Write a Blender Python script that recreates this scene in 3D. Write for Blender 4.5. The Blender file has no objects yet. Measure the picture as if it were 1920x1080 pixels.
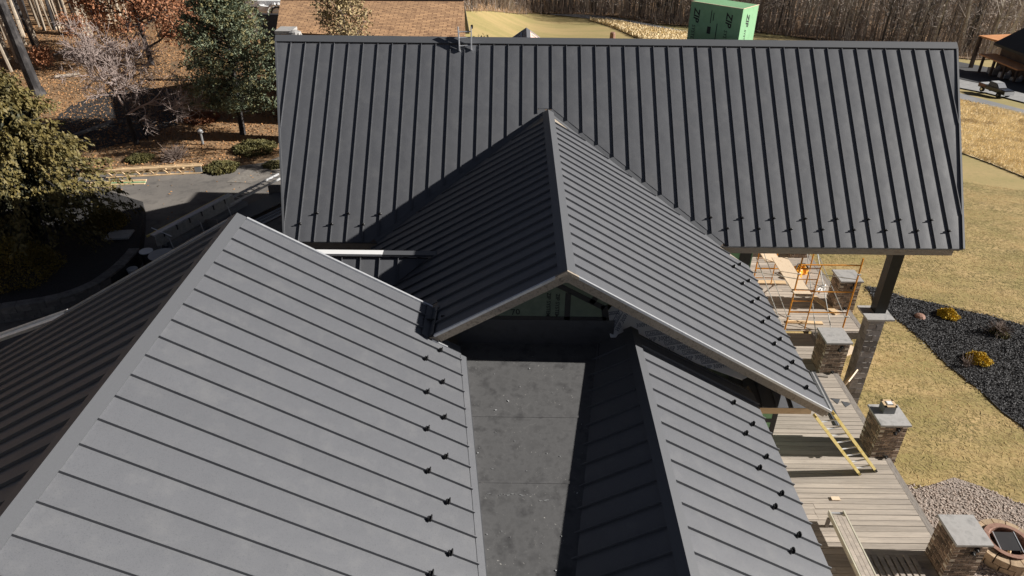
import bpy, math, random
import numpy as np
from mathutils import Vector, Matrix
from mathutils.geometry import delaunay_2d_cdt

random.seed(7)
RNG = np.random.default_rng(7)
S = bpy.context.scene
COL = S.collection

# ------------------------------------------------------------------ camera, sky, sun, exposure
PITCH, YAW, ROLL, FPX = math.radians(31.1325), math.radians(-0.0475), math.radians(0.6187), 1350.87
_f = np.array([math.sin(YAW)*math.cos(PITCH), math.cos(YAW)*math.cos(PITCH), -math.sin(PITCH)])
_r = np.array([math.cos(YAW), -math.sin(YAW), 0.0]); _u = np.cross(_r, _f)
CR = _r*math.cos(ROLL)+_u*math.sin(ROLL); CU = -_r*math.sin(ROLL)+_u*math.cos(ROLL); CF = _f
cam = bpy.data.cameras.new('camera'); camo = bpy.data.objects.new('camera', cam); COL.objects.link(camo)
cam.sensor_width = 36.0; cam.lens = FPX/1920*36.0; cam.clip_start = 0.1; cam.clip_end = 2000
camo.matrix_world = Matrix(((CR[0], CU[0], -CF[0], 0), (CR[1], CU[1], -CF[1], 0), (CR[2], CU[2], -CF[2], 0), (0, 0, 0, 1)))
S.camera = camo

SUN_EL, SUN_AZ = math.radians(26.5), math.radians(-1.5)      # azimuth measured from +X towards +Y
w = bpy.data.worlds.new('World'); S.world = w; w.use_nodes = True
wn = w.node_tree; bg = wn.nodes['Background']
sky = wn.nodes.new('ShaderNodeTexSky'); sky.sky_type = 'NISHITA'; sky.sun_disc = False
sky.sun_elevation = SUN_EL; sky.sun_rotation = math.pi/2-SUN_AZ; sky.altitude = 300; sky.air_density = 0.20; sky.dust_density = 0.25; sky.ozone_density = 0.6
hsv = wn.nodes.new('ShaderNodeHueSaturation'); hsv.inputs['Saturation'].default_value = .62
wn.links.new(sky.outputs[0], hsv.inputs['Color']); wn.links.new(hsv.outputs[0], bg.inputs[0]); bg.inputs[1].default_value = 0.05
sl_ = bpy.data.lights.new('sun', 'SUN'); sl_.energy = 5.0; sl_.angle = math.radians(0.53); sl_.color = (1.0, 0.95, 0.88)
suno = bpy.data.objects.new('sun', sl_); COL.objects.link(suno)
sd = Vector((math.cos(SUN_EL)*math.cos(SUN_AZ), math.cos(SUN_EL)*math.sin(SUN_AZ), math.sin(SUN_EL)))
suno.rotation_euler = (-sd).to_track_quat('-Z', 'Y').to_euler(); suno.location = (60, 0, 30)
S.view_settings.view_transform = 'Standard'; S.view_settings.look = 'None'
S.view_settings.exposure = 0.80; S.view_settings.gamma = 1.0; S.view_settings.use_curve_mapping = False

# ------------------------------------------------------------------ survey helpers (camera stands at the origin, z is metres below/above it)
def ray(px, py): return CF+CR*(px-960)/FPX+CU*(540-py)/FPX
def atz(px, py, z):
    d = ray(px, py); return d*(z/d[2])
def aty(px, py, y):
    d = ray(px, py); return d*(y/d[1])
def smooth(x, a, b):
    t = np.clip((np.asarray(x, float)-a)/(b-a), 0, 1); return t*t*(3-2*t)
def T(x, y):                                                   # terrain height
    x = np.asarray(x, float); y = np.asarray(y, float)
    z = -13.0-1.3*smooth(x, -6, 7)
    e = np.maximum(0, y-26); z = z-0.10*e*e/(e+12)*smooth(x, -16, 3)
    e = np.maximum(0, x-16); z = z-0.05*e*e/(e+15)
    r = np.hypot(x, y); e = np.maximum(0, r-140); z = z+0.16*e*e/(e+40)
    e = np.maximum(0, -x-24); z = z+0.05*e*e/(e+10)
    return z
def gnd(px, py, up=0.0):
    d = ray(px, py); t0 = 5.0; t = t0
    while t < 600:
        p = d*t
        if p[2] <= float(T(p[0], p[1]))+up: break
        t0 = t; t *= 1.02
    for _ in range(30):
        m = (t0+t)/2; p = d*m
        if p[2] <= float(T(p[0], p[1]))+up: t = m
        else: t0 = m
    return d*t

# ------------------------------------------------------------------ mesh helpers
WL = {}
def uniq(n): return n
def link(o, parent=None, wl=(0, 0, 0)):
    COL.objects.link(o)
    if parent is not None: o.parent = parent
    WL[o.name] = np.array(wl, float); return o
def props(o, label=None, cat=None, group=None, kind=None):
    if label: o['label'] = label
    if cat: o['category'] = cat
    if group: o['group'] = group
    if kind: o['kind'] = kind
    return o
def thing(name, label, cat, loc, group=None):
    o = bpy.data.objects.new(name, None); o.empty_display_size = 0.2
    link(o, None, loc); o.location = Vector(loc)
    return props(o, label, cat, group)
def mesh_obj(name, me, mats, parent=None, smooth_=False, loc=None, **kw):
    if not isinstance(mats, (list, tuple)): mats = [mats]
    if len(me.materials) == 0:
        for m in mats: me.materials.append(m)
    o = bpy.data.objects.new(name, me)
    link(o, parent, WL[parent.name] if parent is not None else (0, 0, 0))
    if loc is not None: o.location = Vector(np.array(loc)-(WL[parent.name] if parent is not None else 0))
    if smooth_: me.polygons.foreach_set('use_smooth', [True]*len(me.polygons))
    return props(o, **kw)
class MB:
    def __init__(s): s.v = []; s.f = []; s.m = []; s.mi = 0
    def add(s, vs, fs):
        b = len(s.v); s.v += [tuple(map(float, p)) for p in vs]
        for f in fs: s.f.append(tuple(b+i for i in f)); s.m.append(s.mi)
        return s
    def obox(s, c, ax, ay, az):
        c, ax, ay, az = (np.array(q, float) for q in (c, ax, ay, az))
        if np.dot(np.cross(ax, ay), az) < 0: ax = -ax
        vs = [c+i*ax+j*ay+k*az for k in (-1, 1) for j in (-1, 1) for i in (-1, 1)]
        return s.add(vs, [(0, 2, 3, 1), (4, 5, 7, 6), (0, 1, 5, 4), (2, 6, 7, 3), (0, 4, 6, 2), (1, 3, 7, 5)])
    def box(s, x0, x1, y0, y1, z0, z1):
        return s.obox(((x0+x1)/2, (y0+y1)/2, (z0+z1)/2), (abs(x1-x0)/2, 0, 0), (0, abs(y1-y0)/2, 0), (0, 0, abs(z1-z0)/2))
    def bar(s, p, q, wd, ht, up=(0, 0, 1)):
        p = np.array(p, float); q = np.array(q, float); d = q-p; L = np.linalg.norm(d); d = d/L
        r = np.cross(d, np.array(up, float)); n = np.linalg.norm(r)
        r = np.array((1., 0, 0)) if n < 1e-6 else r/n
        u = np.cross(r, d)
        return s.obox((p+q)/2, d*L/2, r*wd/2, u*ht/2)
    def tube(s, p, q, r0, r1=None, n=6, cap=True):
        return s.path([p, q], [r0, r0 if r1 is None else r1], n, cap)
    def path(s, pts, rs, n=6, cap=True):
        pts = [np.array(p, float) for p in pts]; b = len(s.v); ref = None
        for i, p in enumerate(pts):
            d = pts[min(i+1, len(pts)-1)]-pts[max(i-1, 0)]; d = d/(np.linalg.norm(d)+1e-12)
            if ref is None:
                ref = np.array((0, 0, 1.)) if abs(d[2]) < .9 else np.array((1., 0, 0))
            a = np.cross(d, ref); a /= np.linalg.norm(a)+1e-12; c = np.cross(d, a)
            for k in range(n):
                t = 2*math.pi*k/n; s.v.append(tuple(p+rs[i]*(math.cos(t)*a+math.sin(t)*c)))
        for i in range(len(pts)-1):
            for k in range(n):
                s.f.append((b+i*n+k, b+i*n+(k+1) % n, b+(i+1)*n+(k+1) % n, b+(i+1)*n+k)); s.m.append(s.mi)
        if cap:
            s.f.append(tuple(b+k for k in range(n))[::-1]); s.m.append(s.mi)
            e = b+(len(pts)-1)*n; s.f.append(tuple(e+k for k in range(n))); s.m.append(s.mi)
        return s
    def prism(s, poly, ext):
        n = len(poly); ext = np.array(ext, float); p = [np.array(q, float) for q in poly]
        nrm = sum((np.cross(p[i]-p[0], p[(i+1) % n]-p[0]) for i in range(1, n)), np.zeros(3))
        if np.dot(nrm, ext) < 0: p = p[::-1]
        vs = p+[q+ext for q in p]
        fs = [tuple(range(n))[::-1], tuple(range(n, 2*n))]+[(i, (i+1) % n, n+(i+1) % n, n+i) for i in range(n)]
        return s.add(vs, fs)
    def lathe(s, c, prof, n=20):
        b = len(s.v)
        for r, z in prof:
            for k in range(n):
                t = 2*math.pi*k/n; s.v.append((c[0]+r*math.cos(t), c[1]+r*math.sin(t), c[2]+z))
        for i in range(len(prof)-1):
            for k in range(n):
                s.f.append((b+i*n+k, b+i*n+(k+1) % n, b+(i+1)*n+(k+1) % n, b+(i+1)*n+k)); s.m.append(s.mi)
        s.f.append(tuple(b+(len(prof)-1)*n+k for k in range(n))); s.m.append(s.mi)
        return s
    def mesh(s, name, wl=(0, 0, 0)):
        me = bpy.data.meshes.new(name)
        v = np.array(s.v, float).reshape(-1, 3)-np.array(wl, float)
        me.from_pydata(v.tolist(), [], s.f); me.update()
        if any(s.m): me.polygons.foreach_set('material_index', s.m)
        return me
    def build(s, name, mats, parent=None, smooth_=False, **kw):
        wl = WL[parent.name] if parent is not None else np.zeros(3)
        return mesh_obj(name, s.mesh(name, wl), mats, parent, smooth_, **kw)
def np_mesh(name, V, k, mats, parent=None, mi=None, smooth_=False, **kw):
    """V: (n*k,3) vertices, faces of k consecutive vertices."""
    V = np.asarray(V, np.float32); 
    if parent is not None: V = V-WL[parent.name].astype(np.float32)
    n = len(V)//k; me = bpy.data.meshes.new(name)
    me.vertices.add(len(V)); me.vertices.foreach_set('co', V.ravel())
    me.loops.add(n*k); me.loops.foreach_set('vertex_index', np.arange(n*k, dtype=np.int32))
    me.polygons.add(n); me.polygons.foreach_set('loop_start', np.arange(0, n*k, k, dtype=np.int32))
    try: me.polygons.foreach_set('loop_total', np.full(n, k, np.int32))
    except Exception: pass
    if mi is not None: me.polygons.foreach_set('material_index', np.asarray(mi, np.int32))
    me.update(calc_edges=True)
    return mesh_obj(name, me, mats, parent, smooth_, **kw)
def tubes_mesh(name, P, Q, R0, R1, n, mat, parent=None, **kw):
    """many straight tapered n-sided tubes joined in one mesh"""
    P, Q = np.asarray(P, float), np.asarray(Q, float); N = len(P)
    d = Q-P; d /= np.linalg.norm(d, axis=1, keepdims=True)+1e-9
    ref = np.where(np.abs(d[:, 2:3]) < .9, np.array([[0, 0, 1.]]), np.array([[1., 0, 0]]))
    a = np.cross(d, ref); a /= np.linalg.norm(a, axis=1, keepdims=True)+1e-9; c = np.cross(d, a)
    t = np.arange(n+1)*2*np.pi/n
    ring = np.cos(t)[None, :, None]*a[:, None]+np.sin(t)[None, :, None]*c[:, None]
    A = P[:, None]+ring*np.asarray(R0)[:, None, None]; B = Q[:, None]+ring*np.asarray(R1)[:, None, None]
    quads = np.stack([A[:, :-1], A[:, 1:], B[:, 1:], B[:, :-1]], 2).reshape(-1, 3)
    return np_mesh(name, quads, 4, mat, parent, **kw)
def leaf_quads(C, ln, wd, rng, dirs=None, jit=1.0):
    """leaf-sized quads at centres C; long axis = dirs (+jitter) or random"""
    n = len(C); d = rng.normal(size=(n, 3))
    if dirs is not None: d = dirs+jit*d*0.4
    d /= np.linalg.norm(d, axis=1, keepdims=True)+1e-9
    r = rng.normal(size=(n, 3)); s = np.cross(d, r); s /= np.linalg.norm(s, axis=1, keepdims=True)+1e-9
    ln = np.broadcast_to(ln, (n,))[:, None]*rng.uniform(.7, 1.3, (n, 1)); wd = np.broadcast_to(wd, (n,))[:, None]*rng.uniform(.7, 1.3, (n, 1))
    return np.stack([C-d*ln/2-s*wd/4, C-d*ln*.1+s*wd/2, C+d*ln/2, C-d*ln*.1-s*wd/2], 1).reshape(-1, 3)
def flat_blades(C, ln, wd, rng, ang, spread, tilt):
    n = len(C); a = ang+rng.normal(0, spread, n); z = np.abs(rng.normal(0, tilt, n))
    d = np.column_stack([np.cos(a), np.sin(a), z]); s = np.column_stack([-np.sin(a), np.cos(a), rng.normal(0, .12, n)])
    L = ln*rng.uniform(.5, 1.3, (n, 1)); W = wd*rng.uniform(.6, 1.3, (n, 1))
    return np.stack([C-s*W/2, C+s*W/2, C+d*L+s*W/4, C+d*L-s*W/4], 1).reshape(-1, 3)
def clip(poly, a, b, c):
    out = []
    for i in range(len(poly)):
        p, q = poly[i], poly[(i+1) % len(poly)]; dp = a*p[0]+b*p[1]+c; dq = a*q[0]+b*q[1]+c
        if dp >= 0: out.append(p)
        if (dp >= 0) != (dq >= 0):
            t = dp/(dp-dq); out.append((p[0]+t*(q[0]-p[0]), p[1]+t*(q[1]-p[1])))
    return out
def area(poly): return abs(sum(poly[i][0]*poly[(i+1) % len(poly)][1]-poly[(i+1) % len(poly)][0]*poly[i][1] for i in range(len(poly))))/2
def patch(name, poly, mat, off=0.02, step=1.0, kind='structure', ragged=0., **kw):
    """a sheet of ground that follows the terrain inside a plan polygon"""
    P = [np.array(p[:2], float) for p in poly]; bd = []
    for i in range(len(P)):
        a, b = P[i], P[(i+1) % len(P)]; k = max(1, int(np.linalg.norm(b-a)/step))
        bd += [a+(b-a)*j/k for j in range(k)]
    bd = np.array(bd)
    if ragged: bd = bd+np.random.default_rng(4).normal(size=bd.shape)*ragged
    lo, hi = bd.min(0), bd.max(0); ins = []
    gx = np.arange(lo[0]+step*.37, hi[0], step); gy = np.arange(lo[1]+step*.41, hi[1], step)
    X, Y = np.meshgrid(gx, gy); X = X.ravel(); Y = Y.ravel()
    inside = in_poly(np.stack([X, Y], 1), bd)
    pts = [tuple(p) for p in bd]+[(x, y) for x, y, k in zip(X, Y, inside) if k]
    nb = len(bd)
    r = delaunay_2d_cdt([Vector(p) for p in pts], [(i, (i+1) % nb) for i in range(nb)], [list(range(nb))], 1, 1e-5)
    v = np.array([tuple(p) for p in r[0]]); z = T(v[:, 0], v[:, 1])+off
    me = bpy.data.meshes.new(name); me.from_pydata(np.column_stack([v, z]).tolist(), [], [tuple(f) for f in r[2]]); me.update()
    for p in me.polygons:
        if p.normal.z < 0: p.flip()
    return mesh_obj(name, me, mat, None, True, kind=kind, **kw)
def in_poly(P, poly):
    x, y = P[:, 0], P[:, 1]; ins = np.zeros(len(P), bool); n = len(poly)
    for i in range(n):
        x0, y0 = poly[i]; x1, y1 = poly[(i+1) % n]
        c = (y0 > y) != (y1 > y)
        ins ^= c & (x < (x1-x0)*(y-y0)/((y1-y0) if y1 != y0 else 1e-9)+x0)
    return ins
def scatter(poly, n, rng):
    poly = np.array([p[:2] for p in poly]); lo, hi = poly.min(0), poly.max(0); out = np.zeros((0, 2))
    while len(out) < n:
        q = rng.uniform(lo, hi, (n*2, 2)); out = np.concatenate([out, q[in_poly(q, poly)]])
    return out[:n]

# ------------------------------------------------------------------ materials
def mat(name, cols, rough=.6, scale=5., detail=6., spec=.5, metal=0., bump=0., bscale=None, rand=0., stretch=(1, 1, 1), rot=0., dist=0., cols2=None, scale2=.5, fac2=.5, bdist=.02, trans=0., coat=0.):
    m = bpy.data.materials.new(name); m.use_nodes = True; nt = m.node_tree; N = nt.nodes; L = nt.links
    b = N['Principled BSDF']; b.inputs['Roughness'].default_value = rough; b.inputs['Metallic'].default_value = metal
    b.inputs['Specular IOR Level'].default_value = spec
    if not isinstance(cols[0], (tuple, list)): cols = [cols]
    tc = N.new('ShaderNodeTexCoord'); mp = N.new('ShaderNodeMapping'); mp.inputs['Scale'].default_value = stretch; mp.inputs['Rotation'].default_value = (0, 0, rot)
    L.new(tc.outputs['Object'], mp.inputs['Vector'])
    vec = mp.outputs['Vector']; oi = None
    if rand:
        oi = N.new('ShaderNodeObjectInfo'); ad = N.new('ShaderNodeVectorMath'); ad.operation = 'ADD'
        mu = N.new('ShaderNodeMath'); mu.operation = 'MULTIPLY'; mu.inputs[1].default_value = 37.0
        L.new(oi.outputs['Random'], mu.inputs[0]); L.new(vec, ad.inputs[0]); L.new(mu.outputs[0], ad.inputs[1]); vec = ad.outputs[0]
    if len(cols) == 1: col = None; b.inputs['Base Color'].default_value = (*cols[0], 1)
    else:
        nz = N.new('ShaderNodeTexNoise'); nz.inputs['Scale'].default_value = scale; nz.inputs['Detail'].default_value = detail; nz.inputs['Roughness'].default_value = .62
        nz.inputs['Distortion'].default_value = dist; L.new(vec, nz.inputs['Vector'])
        cr = N.new('ShaderNodeValToRGB'); e = cr.color_ramp.elements
        lo, hi = .32, .68
        e[0].position = lo; e[0].color = (*cols[0], 1); e[1].position = hi; e[1].color = (*cols[-1], 1)
        for i in range(1, len(cols)-1):
            q = e.new(lo+(hi-lo)*i/(len(cols)-1)); q.color = (*cols[i], 1)
        L.new(nz.outputs['Fac'], cr.inputs[0]); col = cr.outputs[0]
        if cols2:
            n2 = N.new('ShaderNodeTexNoise'); n2.inputs['Scale'].default_value = scale2; n2.inputs['Detail'].default_value = 3; L.new(vec, n2.inputs['Vector'])
            c2 = N.new('ShaderNodeValToRGB'); c2.color_ramp.elements[0].position = .4; c2.color_ramp.elements[1].position = .62
            c2.color_ramp.elements[0].color = (*cols2[0], 1); c2.color_ramp.elements[1].color = (*cols2[1], 1)
            L.new(n2.outputs['Fac'], c2.inputs[0])
            mx = N.new('ShaderNodeMix'); mx.data_type = 'RGBA'; mx.blend_type = 'MIX'; mx.inputs[0].default_value = fac2
            L.new(col, mx.inputs[6]); L.new(c2.outputs[0], mx.inputs[7]); col = mx.outputs[2]
        if rand:
            hs = N.new('ShaderNodeHueSaturation'); mr = N.new('ShaderNodeMapRange'); mr.inputs[3].default_value = 1-rand; mr.inputs[4].default_value = 1+rand
            L.new(oi.outputs['Random'], mr.inputs[0]); L.new(mr.outputs[0], hs.inputs['Value']); L.new(col, hs.inputs['Color']); col = hs.outputs[0]
        L.new(col, b.inputs['Base Color'])
    if len(cols) == 1 and rand:
        hs = N.new('ShaderNodeHueSaturation'); mr = N.new('ShaderNodeMapRange'); mr.inputs[3].default_value = 1-rand; mr.inputs[4].default_value = 1+rand
        L.new(oi.outputs['Random'], mr.inputs[0]); L.new(mr.outputs[0], hs.inputs['Value']); hs.inputs['Color'].default_value = (*cols[0], 1); L.new(hs.outputs[0], b.inputs['Base Color'])
    if bump:
        nb = N.new('ShaderNodeTexNoise'); nb.inputs['Scale'].default_value = bscale or scale*2; nb.inputs['Detail'].default_value = 5
        L.new(vec, nb.inputs['Vector']); bp = N.new('ShaderNodeBump'); bp.inputs['Strength'].default_value = bump; bp.inputs['Distance'].default_value = bdist
        L.new(nb.outputs['Fac'], bp.inputs['Height']); L.new(bp.outputs[0], b.inputs['Normal'])
    if coat: b.inputs['Coat Weight'].default_value = coat
    return m
M = {}
M['roof'] = mat('charcoal_roof_metal', [(.071, .0745, .083), (.107, .111, .123), (.086, .0895, .099)], rough=.50, scale=75, detail=4, spec=.65, bump=.16, bscale=420, bdist=.002, rand=.035)
M['trim'] = mat('charcoal_trim_metal', [(.081, .085, .093), (.102, .106, .116)], rough=.47, scale=120, detail=2, spec=.8, bump=.05, bscale=420, bdist=.002)
def wave(m):
    N = m.node_tree.nodes; L = m.node_tree.links; b = N['Principled BSDF']; tc = next(n for n in N if n.type == 'TEX_COORD'); oi = next(n for n in N if n.type == 'OBJECT_INFO')
    mu = N.new('ShaderNodeMath'); mu.operation = 'MULTIPLY'; mu.inputs[1].default_value = 53.; L.new(oi.outputs['Random'], mu.inputs[0])
    ad = N.new('ShaderNodeVectorMath'); L.new(tc.outputs['Object'], ad.inputs[0]); L.new(mu.outputs[0], ad.inputs[1])
    nz = N.new('ShaderNodeTexNoise'); nz.inputs['Scale'].default_value = 1.6; nz.inputs['Detail'].default_value = 2; L.new(ad.outputs[0], nz.inputs['Vector'])
    bp = N.new('ShaderNodeBump'); bp.inputs['Strength'].default_value = .55; bp.inputs['Distance'].default_value = .03; L.new(nz.outputs['Fac'], bp.inputs['Height'])
    old = b.inputs['Normal'].links[0].from_node; L.new(bp.outputs[0], old.inputs['Normal'])
    d = N.new('ShaderNodeTexNoise'); d.inputs['Scale'].default_value = 2.3; d.inputs['Detail'].default_value = 9; d.inputs['Roughness'].default_value = .7; L.new(ad.outputs[0], d.inputs['Vector'])
    mr = N.new('ShaderNodeMapRange'); mr.inputs[1].default_value = .5; mr.inputs[2].default_value = .78; mr.inputs[4].default_value = .30; L.new(d.outputs['Fac'], mr.inputs[0])
    mx = N.new('ShaderNodeMix'); mx.data_type = 'RGBA'; mx.inputs[7].default_value = (.19, .19, .19, 1); src = b.inputs['Base Color'].links[0].from_socket; L.new(mr.outputs[0], mx.inputs[0]); L.new(src, mx.inputs[6]); L.new(mx.outputs[2], b.inputs['Base Color'])
wave(M['roof'])
M['galv'] = mat('galvanized_edge', [(.55, .57, .60), (.70, .71, .73)], rough=.34, scale=14, spec=.6, metal=.55)
M['alu'] = mat('aluminium', [(.50, .51, .53), (.66, .67, .69)], rough=.38, scale=9, metal=.5, stretch=(1, 1, 1))
M['black'] = mat('black_steel', [(.010, .010, .011), (.018, .018, .019)], rough=.42, scale=20)
M['post'] = mat('post_steel', [(.006, .0065, .0065), (.012, .012, .0115)], rough=.45, scale=4, spec=.3)
M['membrane'] = mat('black_membrane', [(.035, .035, .037), (.055, .055, .058), (.045, .045, .047)], rough=.7, scale=3, detail=9)
M['fascia'] = mat('weathered_fascia_wood', [(.20, .16, .125), (.33, .28, .23), (.26, .22, .185)], rough=.8, scale=6, detail=8, stretch=(1, 6, 9), bump=.25, bscale=30)
M['rakewood'] = mat('rake_board_osb', [(.17, .14, .11), (.34, .29, .23), (.23, .20, .165)], rough=.85, scale=16, detail=8, bump=.3, bscale=40)
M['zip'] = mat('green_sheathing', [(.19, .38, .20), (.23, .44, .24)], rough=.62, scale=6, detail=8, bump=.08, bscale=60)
M['zipshade'] = mat('shade_toned_green_sheathing', [(.085, .115, .082), (.12, .15, .11)], rough=.75, scale=6, detail=8)  # sheathing green darkened and greyed: the gable's shade is put into the colour
M['tape'] = mat('black_tape', [(.010, .010, .011), (.02, .02, .021)], rough=.5, scale=18)
M['print'] = mat('black_print', [(.012, .016, .014)], rough=.7)
M['printblue'] = mat('blue_grey_print', [(.20, .225, .31)], rough=.7)
M['sheet'] = mat('pale_underlayment', [(.84, .86, .90), (.90, .91, .93)], rough=.35, scale=4, detail=6, bump=.12, bscale=7)
M['pink'] = mat('pale_pink_sheathing', [(.62, .45, .38), (.70, .53, .46)], rough=.7, scale=8, bump=.1)
M['wallgrey'] = mat('grey_wall_board', [(.16, .165, .17), (.20, .205, .21)], rough=.8, scale=6)
M['brick'] = mat('brown_brick', [(.085, .060, .045), (.235, .165, .118), (.15, .105, .078)], rough=.9, scale=9, detail=6, rand=.55, bump=.4, bscale=60, bdist=.004)
M['mortar'] = mat('mortar', [(.52, .45, .37), (.66, .58, .48)], rough=.95, scale=30)
M['cap'] = mat('grey_stone_cap', [(.26, .255, .25), (.40, .39, .38), (.33, .32, .31)], rough=.75, scale=5, detail=9, bump=.15, bscale=20, bdist=.004, rand=.08)
M['block'] = mat('concrete_block', [(.14, .135, .145), (.22, .21, .215), (.18, .165, .16)], rough=.95, scale=12, detail=8, rand=.38, bump=.4, bscale=70, bdist=.004)
M['whitemortar'] = mat('white_mortar', [(.48, .47, .45), (.62, .61, .59)], rough=.95, scale=20)
M['deck'] = mat('weathered_deck_board', [(.30, .255, .21), (.44, .385, .325), (.37, .32, .27)], rough=.85, scale=7, detail=10, stretch=(.6, 7, 3), rand=.17, bump=.3, bscale=16, bdist=.004, cols2=((.20, .175, .155), (.45, .39, .33)), scale2=1.3, fac2=.35)
M['deckedge'] = mat('deck_edge_board', [(.16, .14, .125), (.30, .27, .24)], rough=.85, scale=6, detail=8, stretch=(6, 1, 3))
M['underdeck'] = mat('deck_framing', [(.10, .075, .055), (.17, .13, .10)], rough=.9, scale=5)
M['ply'] = mat('plywood', [(.58, .44, .30), (.74, .60, .44), (.66, .52, .37)], rough=.75, scale=7, detail=8, stretch=(5, 1, 1), rand=.1, bump=.1)
M['lumber'] = mat('raw_lumber', [(.50, .34, .19), (.68, .50, .30), (.58, .42, .25)], rough=.8, scale=6, detail=7, stretch=(1, 5, 5), rand=.15)
M['orange'] = mat('orange_scaffold_paint', [(.42, .15, .015), (.66, .27, .02), (.52, .20, .02)], rough=.55, scale=9, detail=6)
M['orangebright'] = mat('orange_plastic', [(.75, .30, .015), (.85, .38, .02)], rough=.45, scale=8)
M['brace'] = mat('galvanized_brace', [(.30, .31, .30), (.46, .46, .44)], rough=.5, scale=9, metal=.3)
M['palerail'] = mat('pale_fibreglass', [(.46, .44, .36), (.60, .57, .45)], rough=.5, scale=6)
M['yellow'] = mat('yellow_fibreglass', [(.62, .47, .13), (.76, .62, .26), (.68, .54, .20)], rough=.5, scale=6, detail=6)
M['asphalt'] = mat('driveway_asphalt', [(.105, .098, .092), (.19, .175, .16), (.14, .13, .122)], rough=.92, scale=2.2, detail=12, cols2=((.10, .093, .088), (.22, .20, .18)), scale2=.55, fac2=.4, bump=.25, bscale=30)
M['paver'] = mat('paver_walk', [(.16, .145, .13), (.25, .23, .205)], rough=.9, scale=7, detail=5, bump=.3)
M['road'] = mat('grey_road', [(.17, .17, .175), (.24, .24, .245)], rough=.9, scale=.5, detail=8)
M['lot'] = mat('dark_asphalt_lot', [(.035, .036, .04), (.055, .056, .06)], rough=.9, scale=.3, detail=6)
M['gravlot'] = mat('gravel_lot', [(.20, .20, .20), (.33, .33, .33)], rough=.95, scale=2.5, detail=8)
M['lawn'] = mat('winter_lawn', [(.17, .125, .055), (.43, .305, .135), (.33, .25, .09), (.52, .375, .18)], rough=.95, scale=2.2, detail=14, stretch=(1.0, 1.9, 1), rot=.65, cols2=((.19, .175, .05), (.48, .34, .16)), scale2=.5, fac2=.45, bump=.3, bscale=14, bdist=.03)
M['field'] = mat('far_lawn', [(.25, .195, .075), (.38, .285, .12), (.22, .195, .065)], rough=.95, scale=2.2, detail=14, stretch=(1, 2, 1), cols2=((.22, .20, .065), (.40, .29, .13)), scale2=.12, fac2=.5, bump=.3, bscale=5)
M['straw'] = mat('dry_straw', [(.58, .46, .28), (.88, .75, .50), (.72, .59, .37)], rough=.9, scale=.5, detail=8)
M['blade'] = mat('dry_grass_blades', [(.16, .115, .05), (.46, .325, .14), (.31, .24, .082), (.62, .45, .22), (.42, .31, .12), (.50, .36, .17)], rough=.9, scale=1.5, detail=13, stretch=(1, 1.9, 1), rot=.65, cols2=((.15, .145, .045), (.54, .365, .155)), scale2=.42, fac2=.5)
M['mulch'] = mat('black_mulch', [(.012, .012, .013), (.035, .034, .035), (.02, .02, .021)], rough=.95, scale=16, detail=8, bump=.9, bscale=20, bdist=.05)
M['chips'] = mat('mulch_chips', [(.022, .022, .025), (.11, .11, .115), (.05, .05, .054)], rough=.85, scale=25, detail=2)
M['gravel'] = mat('river_gravel', [(.10, .08, .068), (.34, .28, .24), (.20, .165, .14)], rough=.9, scale=14, detail=3, bump=1., bscale=16, bdist=.05)
M['pebble'] = mat('pebble', [(.17, .13, .105), (.60, .51, .44), (.33, .27, .235), (.46, .36, .30)], rough=.8, scale=17, detail=1)
M['floor'] = mat('leaf_litter_ground', [(.085, .055, .032), (.30, .18, .09), (.17, .11, .06)], rough=.95, scale=3.0, detail=12, cols2=((.10, .07, .042), (.33, .20, .10)), scale2=.3, fac2=.45, bump=.8, bscale=7, bdist=.06)
M['leaflitter'] = mat('fallen_leaves', [(.12, .065, .032), (.46, .24, .095), (.24, .13, .06), (.36, .22, .11)], rough=.85, scale=9, detail=4)
M['bark'] = mat('pale_bark', [(.20, .165, .125), (.38, .32, .25), (.28, .235, .18)], rough=.95, scale=6, detail=8, stretch=(1, 1, .35), rand=.2, bump=.5, bscale=14, bdist=.03)
M['barkdark'] = mat('dark_bark', [(.012, .011, .012), (.028, .026, .027), (.10, .093, .09)], rough=.95, scale=1.8, detail=9, stretch=(1, 1, .6), bump=.6, bscale=9, bdist=.04)
M['twig'] = mat('purple_grey_twigs', [(.12, .085, .075), (.26, .21, .18)], rough=.95, scale=2, detail=4)
M['twigpink'] = mat('pinkish_grey_twigs', [(.22, .165, .15), (.40, .33, .30)], rough=.95, scale=2, detail=4)
M['fir'] = mat('blue_green_needles', [(.045, .065, .042), (.14, .17, .105), (.22, .25, .155)], rough=.75, scale=1.1, detail=7)
M['firwarm'] = mat('olive_needles', [(.07, .075, .028), (.20, .175, .075), (.13, .125, .05)], rough=.75, scale=1.4, detail=6)
M['cypress'] = mat('golden_cypress_sprays', [(.024, .027, .008), (.15, .115, .032), (.06, .058, .016)], rough=.7, scale=1.6, detail=6)
M['oak'] = mat('russet_oak_leaves', [(.14, .055, .028), (.33, .145, .07), (.23, .095, .045)], rough=.7, scale=1.6, detail=5)
M['shrub'] = mat('olive_shrub', [(.05, .05, .014), (.14, .12, .035)], rough=.75, scale=3)
M['innershade'] = mat('shade_dark_inner_needles', [(.010, .012, .005), (.028, .028, .010)], rough=.8, scale=3)  # shade inside the cypress crown, put into the needle colour
M['shrubgold'] = mat('golden_shrub', [(.13, .10, .012), (.24, .17, .025)], rough=.7, scale=3)
M['shrubyellow'] = mat('bright_yellow_shrub', [(.42, .28, .012), (.68, .47, .03)], rough=.7, scale=6)
M['seed'] = mat('tan_seed_leaves', [(.20, .155, .07), (.40, .31, .16), (.10, .085, .05)], rough=.8, scale=1.5)
M['shingle'] = None
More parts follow.
